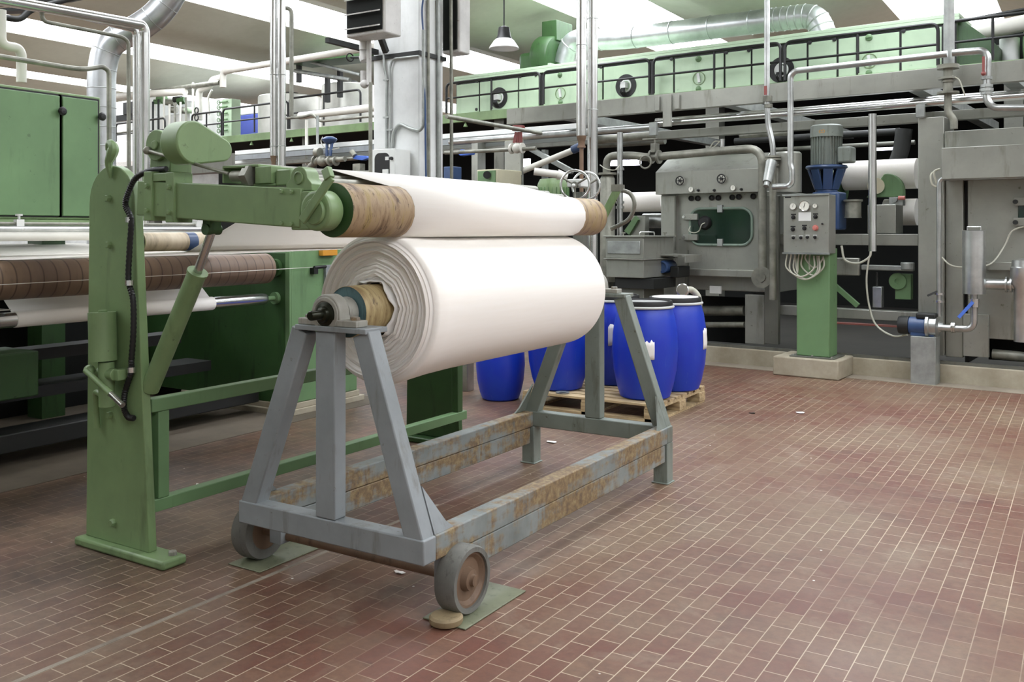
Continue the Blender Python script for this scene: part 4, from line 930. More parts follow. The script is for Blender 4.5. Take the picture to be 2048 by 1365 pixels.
mb=MB(FM);mb.box((a.x,9.78,0),(b.x,9.99,zt));part('box_body',mb,M['galv'],t,bev=.004)
zp=pv(1846,652,9.86).z
t=mthing('centrifugal_pump','blue electric pump with a stainless head on the grey box stand','pump',(p.x,9.86,zt))
ca=pv(1797,652,9.86);cb=pv(1868,652,9.86);L=cb.x-ca.x;zp=ca.z*.5+cb.z*.5
mb=MB(FM);mb.lathe((ca.x,9.88,zp),(1,0,0),[(.0,.0),(.085,.0),(.092,.02),(.092,.10),(.085,.10)],26);part('fan_cowl',mb,M['dark'],t)
mb=MB(FM);mb.lathe((ca.x,9.88,zp),(1,0,0),[(.08,.10),(.088,.105),(.088,L-.08),(.08,L-.075)],28);mb.box((ca.x+.12,9.82,zt+.001),(ca.x+.34,9.94,zp-.05));part('motor_body',mb,M['blue_paint'],t,bev=.004)
mb=MB(FM);mb.box((ca.x+.17,9.82,zp+.07),(ca.x+.36,9.93,zp+.135));part('terminal_box',mb,M['dark'],t,bev=.02)
mb=MB(FM);mb.lathe((ca.x+L-.075,9.88,zp),(1,0,0),[(.1,0),(.115,.005),(.115,.03),(.10,.04),(.10,.10),(.06,.12),(.045,.16),(0,.16)],30);mb.box((ca.x+L-.06,9.84,zt+.001),(ca.x+L+.02,9.92,zp));part('pump_head',mb,M['stainless'],t)
# riser from the pump up under the hood
VQ=9.93
c=pv(1878,610,VQ)
t=mthing('riser_pipe','thin stainless riser from the blue pump to the hood, with a small lever valve','pipe',(c.x,VQ,c.z))
mb=MB(FM);mb.pipe([V((c.x,VQ,zp+.1)),V((c.x,VQ,pv(1878,357,VQ).z)),V((pv(2110,360,VQ).x,VQ,pv(1878,357,VQ).z-.005))],.024,.06,12);part('pipe_run',mb,M['stainless'],t)
for py in (588,603): 
    q=pv(1878,py,VQ);mb=MB(FM);mb.cyl(q-V((0,0,.01)),q+V((0,0,.01)),.05);part('pipe_union',mb,M['chrome'],t)
mb=MB(FM);q=pv(1876,583,VQ);mb.beam(q+V((0,-.04,0)),pv(1855,592,VQ-.08),.02,.018,(0,1,0));part('valve_lever',mb,M['dark'],t)
mb=MB(FM);mb.sweep(spline([pv(1873,340,VQ+.02),pv(1862,350,VQ-.02),pv(1864,368,VQ-.02),pv(1874,372,VQ),pv(1868,345,VQ-.03),pv(1880,338,VQ)]),.010,6);mb.sweep(spline([pv(1884,515,VQ),pv(1900,530,VQ-.02),pv(1925,535,VQ),pv(1970,532,VQ),pv(1990,520,VQ+.1),pv(2010,490,VQ+.2),pv(2025,462,VQ+.2),pv(2060,450,VQ+.2)]),.008,6);part('signal_cable',mb,M['cable'],t)
# ------------------------------------------------------------------ small pipework around the two compartments
def mpipe(name,lab,pts,v,r,mat,fil=.06,cat='pipe',clamps=(),group=None):
    P=[pv(*q[:2],v+(q[2] if len(q)>2 else 0)) for q in pts]
    t=mthing(name,lab,cat,P[0],group);mb=MB(FM);mb.pipe(P,r,fil,12);o=part('pipe_run',mb,M[mat],t)
    for c in clamps:
        q=pv(*c[:2],v);mb=MB(FM);h=c[2] if len(c)>2 else .02;mb.cyl(q-V((0,0,h)),q+V((0,0,h)),r*1.6);part('pipe_fitting',mb,M['oldpipe'],t)
    return t
# ------------------------------------------------------------------ things half lost in the dark inside the row
t=mthing('guide_stand','pale cloth roll on a grey stand, between the grey vessel and the porthole compartment','roller stand',pv(1285,430,11.2))
a=pv(1246,405,11.2);b=pv(1330,410,11.2);mb=MB(FM);mb.cyl(a,V((b.x,a.y,a.z)),.135,None,32);part('cloth_roll',mb,M['cloth'],t)
a=pv(1288,442,11.3);mb=MB(FM);mb.cyl(a,V((b.x,a.y,a.z)),.10,None,28);part('steel_roll',mb,M['stainless'],t)
mb=MB(FM);pb(mb,1262,432,1290,480,11.0,.12);part('stand_plate',mb,GY,t,bev=.005)
mb=MB(FM);mb.prism([pv(1248,462,10.95),pv(1270,432,10.95),pv(1276,440,10.95),pv(1258,470,10.95)],(0,.08,0));part('green_bracket',mb,M['green_mid'],t)
rr=random.Random(12)
for k,(px0,px1,py,v,r,m,l) in enumerate(((1180,1330,291,11.6,.05,'grey_dark','dim pipe in the shade behind the loop pipe'),(1470,1800,283,12.2,.045,'dark','dim pipe in the shade behind the grey motor'),(1545,1830,300,12.8,.03,'grey_dark','thin dim rail in the dark behind the bright drop pipe'),(1480,1580,272,11.4,.035,'oldpipe','short hooked pipe in the shade above the porthole compartment'))):
    a=pv(px0,py,v);b=pv(px1,py,v);t=mthing('dim_pipe',l,'pipe',a);mb=MB(FM);mb.cyl(a,V((b.x,v,a.z)),r);part('pipe_run',mb,M[m],t)
t=mthing('hanging_hose','slack dark hose hanging in the black gap left of the thick grey post','hose',pv(1800,300,12.0));mb=MB(FM);mb.sweep(spline([pv(1808,258,12),pv(1802,300,12),pv(1786,345,12),pv(1778,362,12)]),.10,12);part('hose_run',mb,M['dark'],t)
mb=MB(FM);mb.box((-4.62,10.02,.185),(3.0,10.07,.215));struct('trim_5',mb,M['grey_dark'])
# ================================================================== overhead gantry, deck and the long mint-green dryer
VGB=10.0
z0,z1=2.955,3.158
t=mthing('gantry_beam','long grey channel beam running overhead along the machine row','beam',(-7.4,VGB,z0))
mb=MB(FM);mb.box((-7.42,VGB,z0),(2.5,VGB+.02,z1)).box((-7.42,VGB+.02,z0),(2.5,VGB+.10,z0+.012)).box((-7.42,VGB+.02,z1-.012),(2.5,VGB+.10,z1));part('channel',mb,M['grey_mach'],t,bev=.003)
c=pv(1336,207,VGB)
mb=MB(FM);mb.box((c.x-.055,VGB-.03,c.z-.28),(c.x+.055,VGB-.001,c.z+.10));part('hanger_plate',mb,GY,t,bev=.003)
for dx in (-.16,.10):
    mb=MB(FM);mb.box((c.x+dx,VGB-.035,c.z-.08),(c.x+dx+.06,VGB-.0005,c.z+.09));part('hanger_cleat',mb,GY,t,bev=.004)
for px in (1120,1445,1822,2015):
    c=pv(px,230,VGB);mb=MB(FM);mb.box((c.x-.07,VGB+.02,z0+.014),(c.x+.07,VGB+4.9,z0+.13));part('cross_joist',mb,M['galv'],t,bev=.003)
# deck carrying the dryer
VD=15.0
ZD0,ZD1=3.80,3.985
t=mthing('gallery_deck','pale green steel gallery deck edge under the tanks and the mint dryer','gallery',(-12,VD,0))
mb=MB(FM);mb.box((-26,VD,ZD0),(3.5,VD+.08,ZD1));part('edge_beam',mb,M['green'],t,bev=.006)
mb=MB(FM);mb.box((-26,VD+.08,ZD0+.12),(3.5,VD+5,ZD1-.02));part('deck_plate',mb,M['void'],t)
mb=MB(FM);mb.box((-26,VD+4.0,0),(3.5,VD+4.1,ZD0+.1));part('rear_shade_sheet',mb,M['void'],t)  # added near-black sheet standing in for the shade under the deck
mb=MB(FM);mb.box((3.3,VGB+1.9,0),(3.5,VD+4.0,ZD0+.1));part('end_shade_sheet',mb,M['void'],t)  # added sheet, same painted shade at the end of the row
for px in (340,455,500,580,928):
    c=pv(px,282,VD);mb=MB(FM);mb.lathe((c.x,VD+.05,ZD0-.10),(0,0,1),[(.05,0),(.02,.07),(.01,.10)],12);part('drip_cone',mb,M['green'],t)
for u in (-24,-17.5,-11.6,-6.9,-2.2):
    mb=MB(FM);mb.box((u,VD+.2,0),(u+.25,VD+.45,ZD0+.12));part('deck_post',mb,GK,t)
# dryer
VS=15.05;ZT=4.735
uL=pv(911,190,VS).x;uR=pv(1912,60,VS).x
t=mthing('dryer','long mint-green dryer of box chambers with round fan ports, standing on the gallery deck','dryer',((uL+uR)/2,VS,ZD1))
mb=MB(FM);mb.box((uL,VS+.06,ZD1+.001),(uR,VS+1.9,ZT-.02));part('casing',mb,M['mint'],t)
mb=MB(FM);mb.box((uL-.03,VS-.02,ZT-.0195),(uR+.05,VS+1.95,ZT+.035)).box((uL-.03,VS-.02,ZT-.10),(uR+.05,VS+.055,ZT-.0195));part('roof_sheet',mb,M['mint'],t,bev=.006)
mb=MB(FM);mb.box((uL,VS+.02,ZD1+.001),(uR,VS+.0595,ZT-.11));part('door_seal',mb,M['black'],t)
cuts=[912,959,982,1037,1079,1086,1206,1299,1307,1348,1428,1449,1503,1562,1570,1615,1675,1714,1801,1876,1886,1911]
for a,b in zip(cuts,cuts[1:]):
    if b-a<9: continue
    ua,ub=pv(a,150,VS).x+.018,pv(b,150,VS).x-.018
    mb=MB(FM);mb.box((ua,VS-.005,ZD1+.005),(ub,VS+.0195,ZT-.14));part('chamber_panel',mb,M['mint'],t,bev=.004)
for px,py in ((998,196),(1252,172),(1563,140)):
    c=pv(px,py,VS-.006);mb=MB(FM);mb.ring(c,(0,-1,0),.125,.215,.012,36);fr=part('fan_port',mb,M['black'],t)
    mb=MB(FM);mb.lathe(c,(0,-1,0),[(.095,0.0),(.118,.0),(.118,.02),(.095,.02)],32,False);mb.box(c+V((-.05,-.12,-.05)),c+V((.05,-.0005,.06)));part('fan_motor',mb,M['white_enamel'],fr,bev=.004)
    mb=MB(FM)
    for k in range(4): mb.sweep(spline([c+V((-.03+.02*k,-.11,-.05)),c+V((-.05+.03*k,-.12,-.12)),c+V((-.02+.02*k,-.06,-.2))]),.012,6)
    part('fan_cable',mb,M['dark'],fr)
for px,py,r in ((1120,150,.05),(1397,118,.055),(1738,75,.055),(1121,205,.05),(1397,178,.05),(1738,146,.05)):
    c=pv(px,py,VS-.006);mb=MB(FM);mb.lathe(c,(0,-1,0),[(r,0),(r,.01),(r*.7,.02),(0,.022)],20);mb.box(c+V((-r*.7,-.03,-.008)),c+V((r*.7,-.02,.008)));part('port_knob',mb,M['green_mid'],t)
for px,py in ((1121,187),(1398,157),(1739,122)):
    c=pv(px,py,VS-.006);mb=MB(FM);mb.ring(c,(0,-1,0),.105,.118,.01,30);hd=part('dial_ring',mb,M['green'],t)
    mb=MB(FM);mb.beam(c+V((.015,-.02,-.075)),c+V((-.012,-.02,.09)),.045,.03,(0,1,0));part('dial_handle',mb,M['white_enamel'],hd)
for px,py in ((916,167),(955,163),(953,219),(1041,153),(1072,150),(1202,134),(1343,118),(1453,105),(1498,101),(1620,85),(1669,79),(1807,62)):
    c=pv(px,py,VS-.005);mb=MB(FM);mb.lathe(c,(0,-1,0),[(.032,0),(.032,.012),(0,.014)],16);part('round_lock',mb,M['black'],t)
mb=MB(FM);a=pv(1905,60,VS);mb.prism([(uR+.001,VS+.1,ZT),(uR+.5,VS+.1,ZD1+.3),(uR+.5,VS+.1,ZD1),(uR+.001,VS+.1,ZD1)],(0,1.5,0));part('end_chute',mb,GD,t)
# railings: hoops with a mid rail, each a separate section
def hoop(px0,px1,yt,v,lab,grp,zt=None,mid=.5,rr=.026,zb=ZD1):
    a=pv(px0,yt,v);b=pv(px1,yt,v);zt=zt or ZT-.125
    t=mthing('railing',lab,'railing',((a.x+b.x)/2,v,zb),grp)
    mb=MB(FM);mb.pipe([(a.x,v,zb),(a.x,v,zt),(b.x,v,zt),(b.x,v,zb)],rr,.12,8);part('hoop',mb,M['black'],t)
    zm=zb+(zt-zb)*mid;mb=MB(FM);mb.cyl((a.x,v,zm),(b.x,v,zm),rr*.75,None,8);part('mid_rail',mb,M['black'],t)
    mb=MB(FM);x=(a.x+b.x)/2;mb.cyl((x,v,zb),(x,v,zt),rr*.8,None,8);part('baluster',mb,M['black'],t)
VQ2=14.85;g='railing hoops in front of the dryer'
for a,b,l in ((893,1080,'black railing hoop before the leftmost dryer chamber'),(1087,1299,'black railing hoop before the dryer chamber behind the twin pipes'),(1307,1561,'black railing hoop before the dryer chamber above the porthole machine'),(1570,1876,'black railing hoop before the right-end dryer chamber'),(1887,2090,'black railing hoop right of the dryer end')):
    hoop(a,b,150,VQ2,l,g)
g='railings of the tank gallery'
for a,b,l in ((694,722,'black railing hoop before the bigger tank'),(572,692,'black railing hoop before the tanks beside the white column'),(446,566,'black railing hoop before the blue container'),(232,440,'black railing at the far left of the gallery')):
    pass
hoop(579,721,150,VQ2,'black railing hoop before the two steel tanks',g,4.72)
hoop(446,576,150,VQ2,'black railing hoop before the blue container',g,4.66)
hoop(384,443,150,VQ2,'short black railing hoop left of the green valve stand',g,4.62)
hoop(232,330,150,VQ2,'black railing at the far left behind the bright pipes',g,4.62)
# fan and duct on top of the dryer
c=pv(1093,100,16.0)
t=mthing('extract_fan','dark green centrifugal fan on the dryer roof','fan',(c.x,16,ZT+.036))
mb=MB(FM);cz=ZT+.42
mb.lathe((c.x+.05,16.0,cz),(1,0,-.1),[(.10,-.22),(.40,-.2),(.42,-.16),(.42,.16),(.40,.2),(.2,.22)],36);part('scroll',mb,GD,t)
mb=MB(FM);mb.box((c.x-.55,15.75,ZT+.0365),(c.x-.18,16.4,cz+.1));part('motor_cover',mb,GD,t,bev=.08)
mb=MB(FM);mb.box((c.x-.05,15.9,cz+.30),(c.x+.32,16.5,cz+.72));part('outlet',mb,GD,t,bev=.01)
mb=MB(FM);mb.box((c.x+.1,15.7,ZT+.0365),(c.x+.3,16.3,cz-.2));part('stand',mb,M['mint'],t,bev=.01)
VDU=16.1
def mduct(name,lab,pts,v,r,mat,fil,rings=0,matr=None,cat='duct'):
    P=[pv(*q[:2],v+(q[2] if len(q)>2 else 0)) for q in pts]
    t=mthing(name,lab,cat,P[0]);path=fillet(P,fil,10);mb=MB(FM);mb.sweep(path,r,28);part('duct_run',mb,M[mat],t)
    if rings:
        L=[0]
        for a,b in zip(path,path[1:]):L.append(L[-1]+(b-a).length)
        for k in range(rings):
            s=L[-1]*(k+.5)/rings;i=max(j for j in range(len(L)-1) if L[j]<=s);f=(s-L[i])/(L[i+1]-L[i]);p=path[i].lerp(path[i+1],f);d=path[i+1]-path[i]
            mb=MB(FM);mb.torus(p,d,r,.012 if r>.1 else .006,28,6);part('band',mb,M[matr or mat],t)
    return t
mduct('exhaust_duct','long galvanised exhaust duct rising along the dryer roof from the green fan',[(1128,128),(1142,80),(1240,78),(1545,40)],VDU,.215,'duct',.35,6)
mduct('flexible_duct','short ribbed flexible duct bend at the right end of the exhaust duct',[(1546,40),(1632,30),(1650,75)],VDU,.21,'duct',.4,9,'galv')
# lamp
c=atD(1008,78,14.5)
t=thing('pendant_lamp','black factory pendant lamp with a white dish, hanging left of the green fan','lamp',c)
mb=MB();mb.lathe(c,(0,0,1),[(.23,-.16),(.24,-.15),(.16,-.03),(.10,.02),(.02,.03)],32,False);part('shade',mb,M['lamp_glow'],t)
mb=MB();mb.lathe(c,(0,0,1),[(.13,.001),(.105,.05),(.095,.12),(.085,.18),(.03,.20)],24);part('ballast_housing',mb,M['black'],t)
mb=MB();mb.cyl(c+V((0,0,.2)),V((c.x,c.y,5.6)),.012);part('stem',mb,M['dark'],t)
# ================================================================== white column with heaters, conduits and a switch box
DC=11.0
pc=atD(838,300,DC);cxL=onY(747,300,pc.y).x;cyB=onX(886,300,pc.x).y
mb=MB();mb.box((cxL,pc.y,0),(pc.x,cyB,6.3));struct('column',mb,M['white'],bev=.012)
zf=onY(790,108,pc.y).z
mb=MB();mb.box((cxL-.03,pc.y-.03,zf-.05),(pc.x+.03,cyB+.03,zf));struct('column_band',mb,M['dark'])
def heater(a,b,lab,fan=False):
    t=thing('unit_heater',lab,'heater',((a[0]+b[0])/2,a[1],a[2]),'unit heaters on the column')
    mb=MB();mb.box((a[0],a[1]+.02,a[2]),(b[0],b[1],b[2]));part('casing',mb,M['rustywhite'],t,bev=.02)
    mb=MB();mb.box((a[0]+.03,a[1],a[2]+.04),(b[0]-.03,a[1]+.0195,b[2]-.03));part('grille_back',mb,M['void'],t)
    if fan:
        c=V(((a[0]+b[0])/2,a[1]-.001,(a[2]+b[2])/2));mb=MB();mb.ring(c,(0,-1,0),.2,.235,.03,32);part('fan_ring',mb,M['dark'],t)
        for k in range(4):
            e=V((math.cos(k*1.57+.4),0,math.sin(k*1.57+.4)));mb=MB();mb.beam(c+e*.04,c+e*.2,.09,.006,(0,1,.4));part('fan_blade',mb,M['dark'],t)
    else:
        for k in range(7):
            z=a[2]+.08+k*.16
            if z<b[2]-.05:
                mb=MB();mb.beam((a[0]+.04,a[1]-.03,z),(b[0]-.04,a[1]-.03,z),.012,.04,(0,1,.35));part('louvre',mb,M['rustywhite'],t)
M['rustywhite']=paint('rust-streaked white enamel',(206,204,200),(110,80,66),.8,.5,2.5)
Y1h=pc.y-1.0;a=onY(689,72,Y1h);b=onY(767,72,Y1h);e=onX(803,60,b.x)
heater((a.x,Y1h,a.z-.02),(b.x,e.y,5.75),'rust-streaked unit heater with dark louvres hanging left of the white column')
Y2h=cyB+.03;a=onY(882,108,Y2h);b=onY(917,112,Y2h);e=onX(941,105,b.x)
heater((a.x,Y2h,a.z-.0),(b.x,e.y,5.75),'rusty unit heater with a round fan on the right face of the white column',True)
# bracket + steam valve under the left heater
t=thing('steam_trap','rusty valve and trap assembly hanging under the left unit heater','valve',onY(733,120,Y1h+.3))
q=lambda px,py:onY(px,py,Y1h+.3)
mb=MB();mb.cyl(q(738,80),q(738,170),.028);mb.cyl(q(728,82),q(728,100),.055);mb.cyl(q(726,100),q(726,112),.04);mb.cyl(q(726,112),q(729,122),.05);mb.cyl(q(727,142),q(727,166),.035);mb.ball(q(729,168),.05);part('valve_body',mb,M['rustywhite'],t)
mb=MB();mb.torus(q(700,115),(.9,-.3,0),.045,.008,18,6);mb.cyl(q(702,115),q(722,115),.012);part('valve_wheel',mb,M['dark'],t)
mb=MB();mb.cyl(q(741,165),q(741,360),.022);part('drop_pipe',mb,M['oldpipe'],t)
t=thing('heater_bracket','dark angle bracket fixing the left heater to the column','bracket',onY(780,90,pc.y-.1))
mb=MB();mb.box((cxL+.05,pc.y-.9,zf+.01),(cxL+.11,pc.y-.031,zf+.07)).beam(V((cxL+.25,pc.y-.06,zf+.02)),V((cxL+.3,pc.y-.4,zf+.45)),.06,.06);part('bracket_arms',mb,M['dark'],t)
# conduits on the column
def wpipe(name,lab,pts,r,mat,fil=.06,cat='conduit',clips=(),group=None,m=10):
    t=thing(name,lab,cat,pts[0],group);mb=MB();mb.pipe(pts,r,fil,m);o=part('run',mb,M[mat],t)
    for c in clips:
        mb=MB();mb.cbox(c,(.09,.03,.02));part('clip',mb,M['galv'],t)
    return t
yc=pc.y-.03
o1=lambda px,py:onY(px,py,yc)
wpipe('conduit','grey conduit pair on the column face, left run down to the switch box',[o1(765,60),o1(769,140),o1(773,155),o1(773,297)],.016,'galv',.08,clips=[o1(773,160),o1(773,235)],group='column conduits')
wpipe('conduit','grey conduit bending along the column band then down beside the left run',[o1(838,112),o1(785,118),o1(780,135),o1(780,297)],.014,'galv',.08,clips=[o1(780,260)],group='column conduits')
wpipe('conduit','S-shaped grey conduit rising from the switch box to the right edge of the column',[o1(784,297),o1(787,262),o1(800,247),o1(820,258),o1(840,262),o1(847,250),o1(847,60)],.022,'galv',.1,group='column conduits')
ox=lambda px,py:onX(px,py,pc.x+.03)
wpipe('conduit','tall grey conduit on the right face of the column, nearest its corner',[ox(856,0),ox(858,365)],.02,'oldpipe',group='column conduits')
wpipe('conduit','bright conduit on the right face of the column, farthest from its corner',[ox(876,0),ox(878,365)],.026,'galv',group='column conduits')
wpipe('drop_pipe','thin pipe standing free just right of the column',[ox(889,0)+V((.1,0,0)),ox(890,365)+V((.1,0,0))],.022,'oldpipe',cat='pipe')
t=thing('blue_cable','blue cable tied to the column corner','cable',o1(843,100));mb=MB();mb.sweep(spline([o1(846,0),o1(844,25),o1(847,80),o1(845,130),o1(850,200),o1(851,300),o1(852,360)]),.011,8);part('run',mb,M['blue_paint'],t)
YB=pc.y-.32;a=onY(739,300,YB);b=onY(790,370,YB);e=onX(812,300,b.x)
t=thing('switch_box','pale grey electrical enclosure with a dark rounded window, mounted on the column','electrical box',((a.x+b.x)/2,YB,b.z))
mb=MB();mb.box((a.x,YB,b.z),(b.x,pc.y-.031,a.z));part('enclosure',mb,M['white_enamel'],t,bev=.006)
w0=onY(749,307,YB-.004);w1=onY(779,365,YB-.004);r=.07;pts=[]
for cx_,cz,a0 in ((w1.x-r,w0.z-r,0),(w0.x+r,w0.z-r,90),(w0.x+r,w1.z+r,180),(w1.x-r,w1.z+r,270)):
    for k in range(7):
        an=math.radians(a0+15*k);pts.append((cx_+r*math.cos(an),YB-.004,cz+r*math.sin(an)))
mb=MB();mb.prism(pts,(0,.0035,0));wn=part('window',mb,M['black_gloss'],t)
mb=MB();mb.cbox(onY(771,343,YB-.008),(.09,.006,.05));mb.cbox(onY(774,317,YB-.008),(.05,.006,.04));part('breaker',mb,M['white_enamel'],wn)
mb=MB();mb.cyl(onY(784,317,YB),onY(784,317,YB)+V((0,-.02,0)),.02);part('knob',mb,M['black'],t)
# ================================================================== bright lagged pipes standing in the hall
def chimney(name,lab,pxs,D,r,y1,y0=-30,mat='chrome',cone=False,joints=()):
    a=atD(pxs,y0,D);b=atD(pxs,y1,D);t=thing(name,lab,'pipe',b,'bright lagged vertical pipes')
    mb=MB();mb.cyl((a.x,a.y,b.z if (cone or y1<320) else 0),(a.x,a.y,6.0),r,None,28);part('pipe_jacket',mb,M[mat],t)
    if y1<320 and not cone: mb=MB();mb.cyl((a.x,a.y,0),(a.x,a.y,b.z-.001),r*1.05,None,20);part('lower_end',mb,M['oldwood'],t)
    for y in joints:
        z=atD(pxs,y,D).z;mb=MB();mb.torus((a.x,a.y,z),(0,0,1),r,.004,28,6);part('jacket_seam',mb,M['galv'],t)
    if cone:
        mb=MB();mb.lathe((a.x,a.y,b.z),(0,0,-1),[(r*1.0,0),(r*.75,.05),(r*.65,.06),(r*.65,.10),(r*.8,.10),(r*.8,.12),(r*.4,.12),(r*.4,.35)],24);mb.cyl((a.x,a.y,0),(a.x,a.y,b.z-.3),r*.38);part('end_cone',mb,M['wheelhub'],t)
    return t
chimney('lagged_pipe','left of the twin bright lagged pipes, ending in a cone above the handwheels',1163,9.3,.052,272,cone=True,joints=(91,))
chimney('lagged_pipe','right of the twin bright lagged pipes, running down behind the taped roller',1185,9.4,.053,485,joints=(38,220,400))
chimney('lagged_pipe','shorter of the paired bright pipes left of the white column',547,9.3,.034,312,cone=True,joints=(150,293))
chimney('lagged_pipe','longer of the paired bright pipes left of the white column',563,9.3,.043,340,joints=(150,292))
t=thing('drop_pipe','slim dull pipe bending down beside the paired bright pipes','pipe',atD(583,230,9.6));mb=MB();mb.pipe([atD(560,15,9.6),atD(583,17,9.6),atD(583,232,9.6)],.022,.08,10);part('run',mb,M['oldpipe'],t)
# left group in plane x = -7.9
L=lambda px,py,x=-7.9:onX(px,py,x)
wpipe('lagged_pipe','thicker bright pipe from the upper left corner, turning down behind the hook',[L(-40,-8),L(284,50),L(289,62),V((L(289,62).x,L(289,62).y,0))],.050,'chrome',.10,'pipe',m=20)
wpipe('lagged_pipe','second bright pipe at the left running close inside the thicker one',[L(150,28,-8.05),L(268,58,-8.05),L(273,70,-8.05),V((L(273,70,-8.05).x,L(273,70,-8.05).y,0))],.037,'chrome',.09,'pipe',m=18)
wpipe('thin_pipe','thin pale pipe at the left looping down under the bright pipes',[L(82,20,-7.95),L(86,43,-7.95),L(245,74,-7.95),L(257,84,-7.95),V((L(259,84,-7.95).x,L(259,84,-7.95).y,0))],.019,'oldpipe',.06,'pipe')
wpipe('thin_pipe','grey green pipe passing over the green cabinet and down at its corner',[L(-30,108,-7.2),L(140,136,-7.2),L(170,139,-7.2),L(206,133,-7.2),L(218,142,-7.2),V((L(219,142,-7.2).x,L(219,142,-7.2).y,.3))],.021,'oldpipe',.07,'pipe')
wpipe('thin_pipe','white bent pipe above the green cabinet at the far left',[L(2,20,-7.6),L(2,90,-7.6),L(36,96,-7.6),L(43,108,-7.6),L(43,165,-7.6)],.040,'white_pipe',.08,'pipe')
wpipe('lagged_pipe','bright branch pipe crossing the ceiling at the upper left corner',[L(-20,30,-8.6),L(40,40,-8.6),L(60,20,-8.6),L(165,-10,-8.6)],.03,'dark',.06,'pipe')
t=thing('cable_tray','dark cable tray under the roof at the upper left corner','cable tray',L(80,8,-8.8));mb=MB();mb.beam(L(-60,8,-8.8),L(160,-4,-8.8),.3,.05);mb.beam(L(-60,25,-8.8),L(70,20,-8.8),.3,.03);part('tray_run',mb,M['dark'],t)
# big silver ducts
Pd=[atD(360,-40,10.4),atD(322,25,10.4),atD(268,62,10.4),atD(216,85,10.4),atD(203,140,10.4),V((atD(203,140,10.4).x,atD(203,140,10.4).y,0))]
t=thing('silver_duct','fat silver segmented duct bending down behind the green cabinet','duct',Pd[-1]);path=fillet(Pd,.32,9);mb=MB();mb.sweep(path,.152,32);part('duct_run',mb,M['duct'],t)
Lg=[0]
for a,b in zip(path,path[1:]):Lg.append(Lg[-1]+(b-a).length)
for k in range(14):
    s=Lg[-1]*(k+.5)/22;i=max(j for j in range(len(Lg)-1) if Lg[j]<=s);p=path[i].lerp(path[i+1],(s-Lg[i])/(Lg[i+1]-Lg[i]));mb=MB();mb.torus(p,path[i+1]-path[i],.152,.005,32,6);part('seam_ring',mb,M['galv'],t)
# ================================================================== overhead pipes along the machine row
def row(name,lab,px0,px1,ref,v,r,mat,cat='pipe',square=None,drop=0):
    z=pv(ref[0],ref[1],v).z;a=pv(px0,ref[1],v).x;b=pv(px1,ref[1],v).x
    t=mthing(name,lab,cat,((a+b)/2,v,z))
    mb=MB(FM)
    if square: mb.box((a,v,z-square[1]/2),(b,v+square[0],z+square[1]/2));part('run',mb,M[mat],t,bev=.003)
    else: mb.cyl((a,v,z),(b,v,z),r,None,18);part('run',mb,M[mat],t)
    return t
row('overhead_pipe','bright steel pipe running along the machine row under the gantry beam, left length',900,1303,(1200,262),10.15,.042,'stainless')
row('overhead_pipe','bright steel pipe running along the machine row under the gantry beam, right length',1311,2200,(1800,210),10.15,.040,'chrome')
row('overhead_pipe','thin bright pipe just above the right length of the long steel pipe',1311,2200,(1800,202),10.3,.02,'chrome')
t=row('pipe_bracket','square bracket joining the two lengths of overhead pipe','',0,(0,0),10,0,'galv') if False else None
c=pv(1307,258,10.08);t=mthing('pipe_bracket','small square steel bracket where the overhead pipe lengths meet','bracket',c);mb=MB(FM);mb.cbox(c,(.10,.04,.16));part('plate',mb,M['galv'],t,bev=.004)
c=pv(1841,222,10.08);t=mthing('pipe_bracket','small square steel bracket on the overhead pipe at the thick grey post','bracket',c);mb=MB(FM);mb.cbox(c,(.085,.04,.13));part('plate',mb,M['galv'],t,bev=.004)
row('cable_channel','pale sheet channel under the overhead pipes on the right',1311,2200,(1500,258),10.45,0,'grey_mach','cable channel',(.12,.10))
row('overhead_pipe','thick dull pipe lowest of the overhead run',1180,1838,(1600,252),10.6,.055,'oldpipe')
row('cable_channel','upper white channel between the column and the gantry',470,1160,(1000,264),11.2,0,'white_enamel','cable channel',(.1,.075))
row('cable_channel','grey channel below the upper white channel',470,1160,(1000,277),11.15,0,'grey_paint','cable channel',(.1,.09))
row('cable_channel','lower white channel above the control valves',470,1310,(1000,288),11.3,0,'white_enamel','cable channel',(.1,.055))
row('cable_channel','dark channel under the lower white channel',470,1310,(1000,296),11.2,0,'grey_dark','cable channel',(.1,.06))
row('cable_channel','narrow pale rail above the swing arm drive',470,760,(620,324),11.4,0,'white_pipe','cable channel',(.06,.03))
# vertical pipes on the right
mpipe('drop_pipe','tall bright pipe standing right of the grey motor',[(1745,228),(1745,503)],9.98,.042,'chrome')
mpipe('drop_pipe','bright pipe coming down from the roof to a bolted flange near the right edge',[(1898,-30),(1898,130)],9.75,.050,'galv')
t=mthing('flanged_valve','flanged valve stack on the roof pipe, with bolted discs','valve',pv(1896,190,9.75))
mb=MB(FM)
for py,r in ((132,.10),(136,.10),(157,.09),(163,.06),(186,.10)): 
    q=pv(1896,py,9.75);mb.cyl(q-V((0,0,.010)),q+V((0,0,.010)),r,None,22)
mb.cyl(pv(1896,138,9.75),pv(1896,186,9.75),.045);part('flanges',mb,M['oldpipe'],t)
mb=MB(FM);mb.pipe([pv(1896,187,9.75),pv(1896,226,9.75),pv(1908,238,9.75),pv(1908,258,9.75)],.036,.07,12);part('elbow',mb,M['oldpipe'],t)
mb=MB(FM);mb.sweep(spline([pv(1905,152,9.7),pv(1918,160,9.7),pv(1926,180,9.7),pv(1930,192,9.72)]),.007,6);part('cable',mb,M['cable'],t)
mpipe('branch_pipe','bright pipe from the roof pipe running left and dropping to the valve group',[(1895,108,-.1),(1590,142,-.1),(1581,152,-.1),(1581,330,-.1),(1584,338,-.1),(1584,372,-.1),(1545,374,-.1)],9.7,.032,'stainless',.07)
